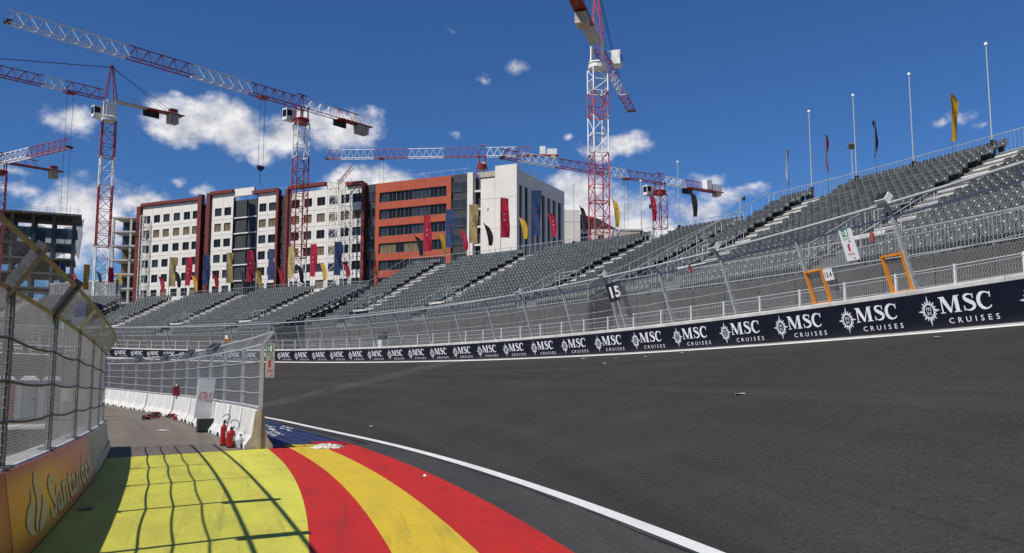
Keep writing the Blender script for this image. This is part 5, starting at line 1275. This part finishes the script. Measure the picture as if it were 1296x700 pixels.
# ------------------------------------------------------------------ things by the near barrier
def extinguisher(x, y, h, r, lab, hose=1):
    rings = [MB().tube([(0, 0, .02), (0, 0, h * .70), (0, 0, h * .78), (0, 0, h * .82)], [r, r, r * .72, r * .3], 14)]
    rings[0].smooth = False
    v = MB().tube([(0, 0, h * .82), (0, 0, h * .95)], r * .30, 8); v.tube([(-r * .2, 0, h * .94), (r * 1.0, .02, h * 1.0)], .014, 5); v.tube([(-r * .2, 0, h * .90), (r * 1.1, .02, h * .91)], .012, 5)
    hs = MB(); cx = r * 1.2 * hose; hs.tube([(cx + r * 1.35 * math.cos(a), .03 * math.sin(a * 2), h * 1.04 + r * 1.35 * math.sin(a)) for a in np.linspace(3.3, 9.0, 20)], .011, 5, 0, True); hs.tube([(0, 0, h * .93), (cx - r * 1.3, .0, h * 1.0)], .011, 5)
    lb = MB().tube([(0, 0, h * .30), (0, 0, h * .55)], r + .002, 14, 0, False); lb.f = lb.f[7:11]; lb.m = lb.m[7:11]
    foot = MB().tube([(0, 0, 0), (0, 0, .04)], r * 1.03, 14)
    place('fire_extinguisher', lab, 'extinguisher', [('cylinder', rings[0], 'extinguisher_red'), ('valve', v, 'black_plastic'), ('hose', hs, 'black_plastic'), ('label_plate', lb, 'board_white'), ('foot_ring', foot, 'black_plastic')], (x, y, 0.0), -.6, 'red fire extinguishers by the open barrier end')
extinguisher(-7.50, 23.35, .66, .085, 'tall slim red fire extinguisher behind the other by the open barrier end')
extinguisher(-7.12, 22.75, .52, .11, 'short stout red fire extinguisher in front by the open barrier end', 1)
mb = MB(); [mb.bar((.16 * k, 0, .05), (.10 * k, .18, .55), .014, 0, 5) for k in (-1, 1)]; mb.bar((-.10, .18, .55), (.10, .18, .55), .014, 0, 5); mb.bar((-.16, 0, .05), (.16, 0, .05), .014, 0, 5)
wh = MB(); [wh.tube([(.18 * k - .02, .02, .08), (.18 * k + .02, .02, .08)], .08, 10) for k in (-1, 1)]
place('bottle_trolley', 'small two-wheeled trolley frame leaning behind the red extinguishers', 'trolley', [('frame', mb, 'galvanised'), ('wheel', wh, 'black_plastic')], (-6.86, 23.1, 0), -.5)
place('gas_bottle', 'small grey bottle on the ground between extinguishers and barrier', 'bottle', [('bottle_body', MB().tube([(0, 0, 0), (0, 0, .2), (0, 0, .26), (0, 0, .30)], [.07, .07, .04, .025], 10), 'galvanised'), ('cap', MB().tube([(0, 0, .30), (0, 0, .34)], .03, 8), 'black_plastic')], (-6.84, 22.62, 0))
bx = MB().rbox((-.27, -.24, 0), (.27, .24, .43), .02); gr = MB().box((-.24, -.252, .04), (.24, -.242, .39)); hd = MB().tube([(-.275, -.1, .3), (-.31, -.1, .3), (-.31, .1, .3), (-.275, .1, .3)], .014, 5)
place('black_box', 'black box standing at the barrier foot under the leaning white board', 'box', [('box_body', bx, 'black_plastic'), ('front_grille', gr, 'dark_fabric'), ('handle', hd, 'galvanised_dark')], (-10.08, 29.5, 0), .45)
def leaning_board():
    p = V3((-10.25, 29.62, .44)); t = thing('leaning_board', 'white board with red lettering leaning on the fence above the black box', 'board', p)
    x = V3((math.cos(-.42), math.sin(-.42), 0)) ; x = V3((.86, .51, 0)); up = V3((.12, .10, 1.0)); up = up - x * np.dot(up, x); up /= np.linalg.norm(up); up = up + x * .10; up /= np.linalg.norm(up)
    n = np.cross(x, up); n /= np.linalg.norm(n)
    if n[1] > 0: n = -n
    def q(u, v, w=0.0): return p + x * u + up * v + n * w
    mb = MB(); w, h = .27, 1.30; P = [q(-w, 0), q(w, 0), q(w, h), q(-w, h)]; mb.add(P + [a - n * .05 for a in P], [(0, 1, 2, 3), (7, 6, 5, 4), (0, 4, 5, 1), (1, 5, 6, 2), (2, 6, 7, 3), (3, 7, 4, 0)]); mb.build('board_panel', 'board_white', t)
    mb = MB(); text_mb(mb, 'ATRUS', (-.21, .54, .22, .86), 0, .004); mb.v = [tuple(q(a[0], a[1] - a[0] * .12, .004)) for a in mb.v]; mb.build('lettering', 'red_print', t)
    mb = MB(); mb.bar(q(w, .1, -.06), q(w + .05, 1.1, -.35), .02); mb.bar(q(w, .05, -.06), q(w, h, -.06), .02); mb.build('back_strut', 'black_plastic', t)
leaning_board()
def gear():
    rn = random.Random(21); c = V3((-15.05, 38.5, zin(25))); t = thing('hose_pile', 'heap of red and black hoses on the ground by the barrier foot', 'hoses', c)
    for k in range(7):
        a = c + V3((rn.uniform(-.5, .5), rn.uniform(-.25, .25), 0)); r0 = rn.uniform(.14, .26); ph = rn.uniform(0, 6); tl = rn.uniform(-.5, .5)
        MB().tube([a + V3((r0 * math.cos(x + ph), r0 * .7 * math.sin(x + ph), .06 + .05 * k * .6 + r0 * tl * math.sin(x) * .5 + .04)) for x in np.linspace(0, 7.5, 18)], .03, 5).build('hose', 'dark_red' if k % 2 == 0 else 'black_plastic', t)
    MB().rbox(c + V3((-.85, -.1, .0)), c + V3((-.55, .2, .22)), .05).build('tool_bag', 'black_plastic', t); MB().rbox(c + V3((.5, -.15, 0)), c + V3((.85, .1, .2)), .06).build('tool_bag', 'dark_red', t)
gear()
s = 27.2; c = bp_(s, .22, .97)
t = thing('red_pack', 'dark red equipment pack perched on the barrier top against the inner fence', 'pack', c)
MB().obox(c + UP * .22, (Tn(s), Nn(s), UP), (.24, .10, .22)).build('pack_body', 'dark_red', t)
for k in (-1, 1): MB().tube([c + UP * a + Tn(s) * .10 * k - Nn(s) * .11 for a in (.02, .2, .40, .44)], [.05, .055, .05, .02], 8).build('cylinder', 'dark_red', t)
MB().tube([c + UP * .42 - Tn(s) * .12, c + UP * .52 - Tn(s) * .06, c + UP * .52 + Tn(s) * .06, c + UP * .42 + Tn(s) * .12], .015, 5).build('handle', 'board_white', t)

# litter
lr = random.Random(4)
def litter(x, y, z, r, lab, m='paper_white', hgt=.025):
    n = 5; P = []
    for i in range(n):
        row = []
        for j in range(n):
            u, v = i / (n - 1) - .5, j / (n - 1) - .5; k = 1 - .25 * lr.random()
            row.append((x + r * 2 * (u * .95 + v * .3) * k, y + r * 1.5 * (v - u * .2) * k, z + .012 + hgt * lr.random() * (1 - 1.2 * max(abs(u), abs(v)))))
        P.append(row)
    mb = MB(); mb.grid(P); mb.grid([[(p[0], p[1], p[2] - .006) for p in r_[::-1]] for r_ in P]); tag(mb.build('paper_scrap', m), lab, 'litter')
litter(-11.75, 30.17, 0, .17, 'torn white paper on the grey ground left of the black box')
litter(-14.6, 40.2, zin(26), .22, 'white paper scrap at the barrier foot right of the hose heap')
litter(-5.60, 11.9, .004, .10, 'crumpled paper lying in the wall shadow near the orange banner', 'weathered_white', hgt=.06)
litter(-6.72, 13.66, .004, .07, 'tiny scrap at the banner foot under the lettering'); litter(-7.72, 16.1, .004, .07, 'tiny scrap at the foot of the grey cover sheet')
for i, (x, y, z, r, lab) in enumerate(((5.12, 19.96, 1.38, .15, 'small white paper lying alone in the middle of the dark track'), (3.31, 40.92, 2.66, .16, 'white scrap below the outer wall, leftmost of the litter there'), (4.37, 37.52, 2.58, .16, 'larger white paper by the outer white line under the banner wall'),
        (3.78, 36.31, 2.36, .08, 'tiny white scrap just below the litter along the outer line'), (5.29, 35.37, 2.59, .13, 'white paper scrap on the outer line, right of the larger paper'), (6.43, 33.76, 2.70, .12, 'small scrap on the outer line left of centre banner'),
        (10.16, 21.14, 2.69, .14, 'crumpled white paper on the outer white line near the right edge'), (-4.78, 30.44, .12, .06, 'tiny light speck of litter on the track left of centre'))):
    litter(x, y, z, r, lab)
litter(-1.53, 15.84, .0, .04, 'small white crumpled cup on the asphalt beside the red stripe', hgt=.06)
def bag():
    P = []; rn = random.Random(8); c = V3((-4.62, 22.45, .006))
    for i in range(13):
        row = []
        for j in range(11):
            u, v = i / 12 * 2 - 1, j / 10 * 2 - 1; e = max(0, 1 - u * u) * max(0, 1 - v * v)
            row.append(c + V3((u * .36 + rn.uniform(-.02, .02), v * .30 + u * .06 + rn.uniform(-.02, .02), .10 * e ** .5 * rn.uniform(.45, 1.1) + .02 * rn.random())))
        P.append(row)
    mb = MB(); mb.grid(P); tag(mb.build('plastic_bag', 'bag_cream'), 'crumpled pale plastic bag lying on the red and yellow stripes', 'bag')
bag()

# ------------------------------------------------------------------ behind the left fence
def cabin(x, y, m, lab, rz):
    b = MB().rbox((-.33, -.36, .08), (.33, .36, 1.62), .04); r = MB().loft([[(sx * a, sy * a * 1.05, z) for sx, sy in ((-.36, -.38), (.36, -.38), (.36, .38), (-.36, .38))] for z, a in ((1.62, 1.0), (1.70, 1.02), (1.86, .55))])
    d = MB().box((-.26, -.385, .16), (.26, -.362, 1.5)); h = MB().box((.14, -.41, .82), (.22, -.386, .94)); ba = MB().box((-.36, -.39, 0), (.36, .39, .08))
    place('portable_cabin', lab, 'portable toilet', [('cabin_body', b, m), ('roof', r, 'toilet_roof'), ('door', d, m, [('handle', h, 'black_plastic')]), ('skid_base', ba, 'black_plastic')], (x, y, 0), rz, 'portable cabins behind the left fence')
cabin(-21.15, 37.3, 'toilet_red', 'red portable cabin behind the mesh at the left edge', .45); cabin(-20.35, 37.6, 'toilet_grey', 'grey portable cabin standing between two others behind the mesh', .45); cabin(-19.55, 37.9, 'toilet_grey', 'grey portable cabin nearest the fence post, right of the row', .45); cabin(-21.95, 37.0, 'toilet_red', 'second red portable cabin cut by the left picture edge', .45)
def crate():
    parts = [('pallet', MB().box((-.62, -.5, 0), (.62, .5, .12)), 'raw_concrete')]; sl = MB()
    for k in range(9): x = -.6 + .15 * k; parts.append(('slat', MB().box((x - .045, -.52, .121), (x + .045, -.49, .62)), 'black_plastic'))
    parts += [('crate_body', MB().rbox((-.62, -.485, .122), (.62, .5, .62), .02), 'dark_fabric'), ('lid', MB().box((-.66, -.56, .621), (.66, .54, .68)), 'board_white')]
    place('slatted_crate', 'dark slatted crate with pale lid behind the left fence', 'crate', parts, (-11.1, 20.1, 0), .35)
crate()
for i, (x, y, lab) in enumerate(((-20.3, 40.4, 'white panel board on posts behind the left fence, leftmost of three'), (-19.8, 40.9, 'white panel board on posts behind the left fence, middle of three'), (-19.4, 41.4, 'white panel board on posts behind the left fence, rightmost of three'))):
    place('panel_board', lab, 'board', [('board_panel', MB().box((-.34, -.02, .75), (.34, .02, 1.42)), 'board_white'), ('post', MB().box((-.3, -.05, 0), (-.26, -.021, 1.4)), 'galvanised'), ('post', MB().box((.26, -.05, 0), (.3, -.021, 1.4)), 'galvanised')], (x, y, 0), .3, 'white panel boards behind the left fence')
# small things in the gap between the left and far-left stands
for i, (s_, o_) in enumerate(((119.4, 8.5), (120.6, 8.2))):
    place('blue_bin', 'pale blue wheeled bin between the far-left and left grandstands, %s one' % ('right' if i == 0 else 'left'), 'bin', [('bin_body', MB().rbox((-.45, -.4, 0), (.45, .4, 1.2), .05), 'light_blue'), ('lid', MB().rbox((-.48, -.44, 1.2), (.48, .44, 1.34), .05), 'light_blue'), ('stand', MB().box((-.6, -.6, -4), (.6, .6, -.02)), 'galvanised_dark')], tuple(so(s_, o_, 8.5)), psi(s_), 'pale blue bins between grandstands')
c = so(119.9, 13, 10.4); place('covered_stack', 'dark blue tarpaulin-covered stack between the far-left and left grandstands', 'stack', [('tarpaulin', MB().loft([[(sx * a, sy * a, z) for sx, sy in ((-1.6, -1), (-.4, -1.15), (1.5, -1), (1.6, 1), (-1.5, 1.1))] for z, a in ((0, 1.0), (1.2, 1.02), (1.9, .9), (2.15, .55))]), 'blue_cover'), ('platform', MB().box((-1.8, -1.3, -6), (1.8, 1.3, -.02)), 'galvanised_dark')], tuple(c), psi(119))
t = thing('marshal_frame', 'narrow orange frame on the far outer wall seen above the inner fence', 'frame', so(75.8, .1) + UP * 1.1, 'orange frames in the outer fence')
x, y, n = fence_axes(75.8)
for e in (75.4, 76.2): MB().obox(so(e, .14) + UP * 1.1 + y * .55, (x, y, n), (.04, .55, .05)).build('upright', 'orange_paint', t)
MB().obox(so(75.8, .14) + UP * 1.1 + y * 1.1, (x, y, n), (.5, .04, .055)).build('crossbar', 'orange_paint', t); MB().obox(so(75.8, .14) + UP * 1.1 + y * 1.3, (x, y, n), (.25, .16, .02)).build('plate', 'paper_white', t)
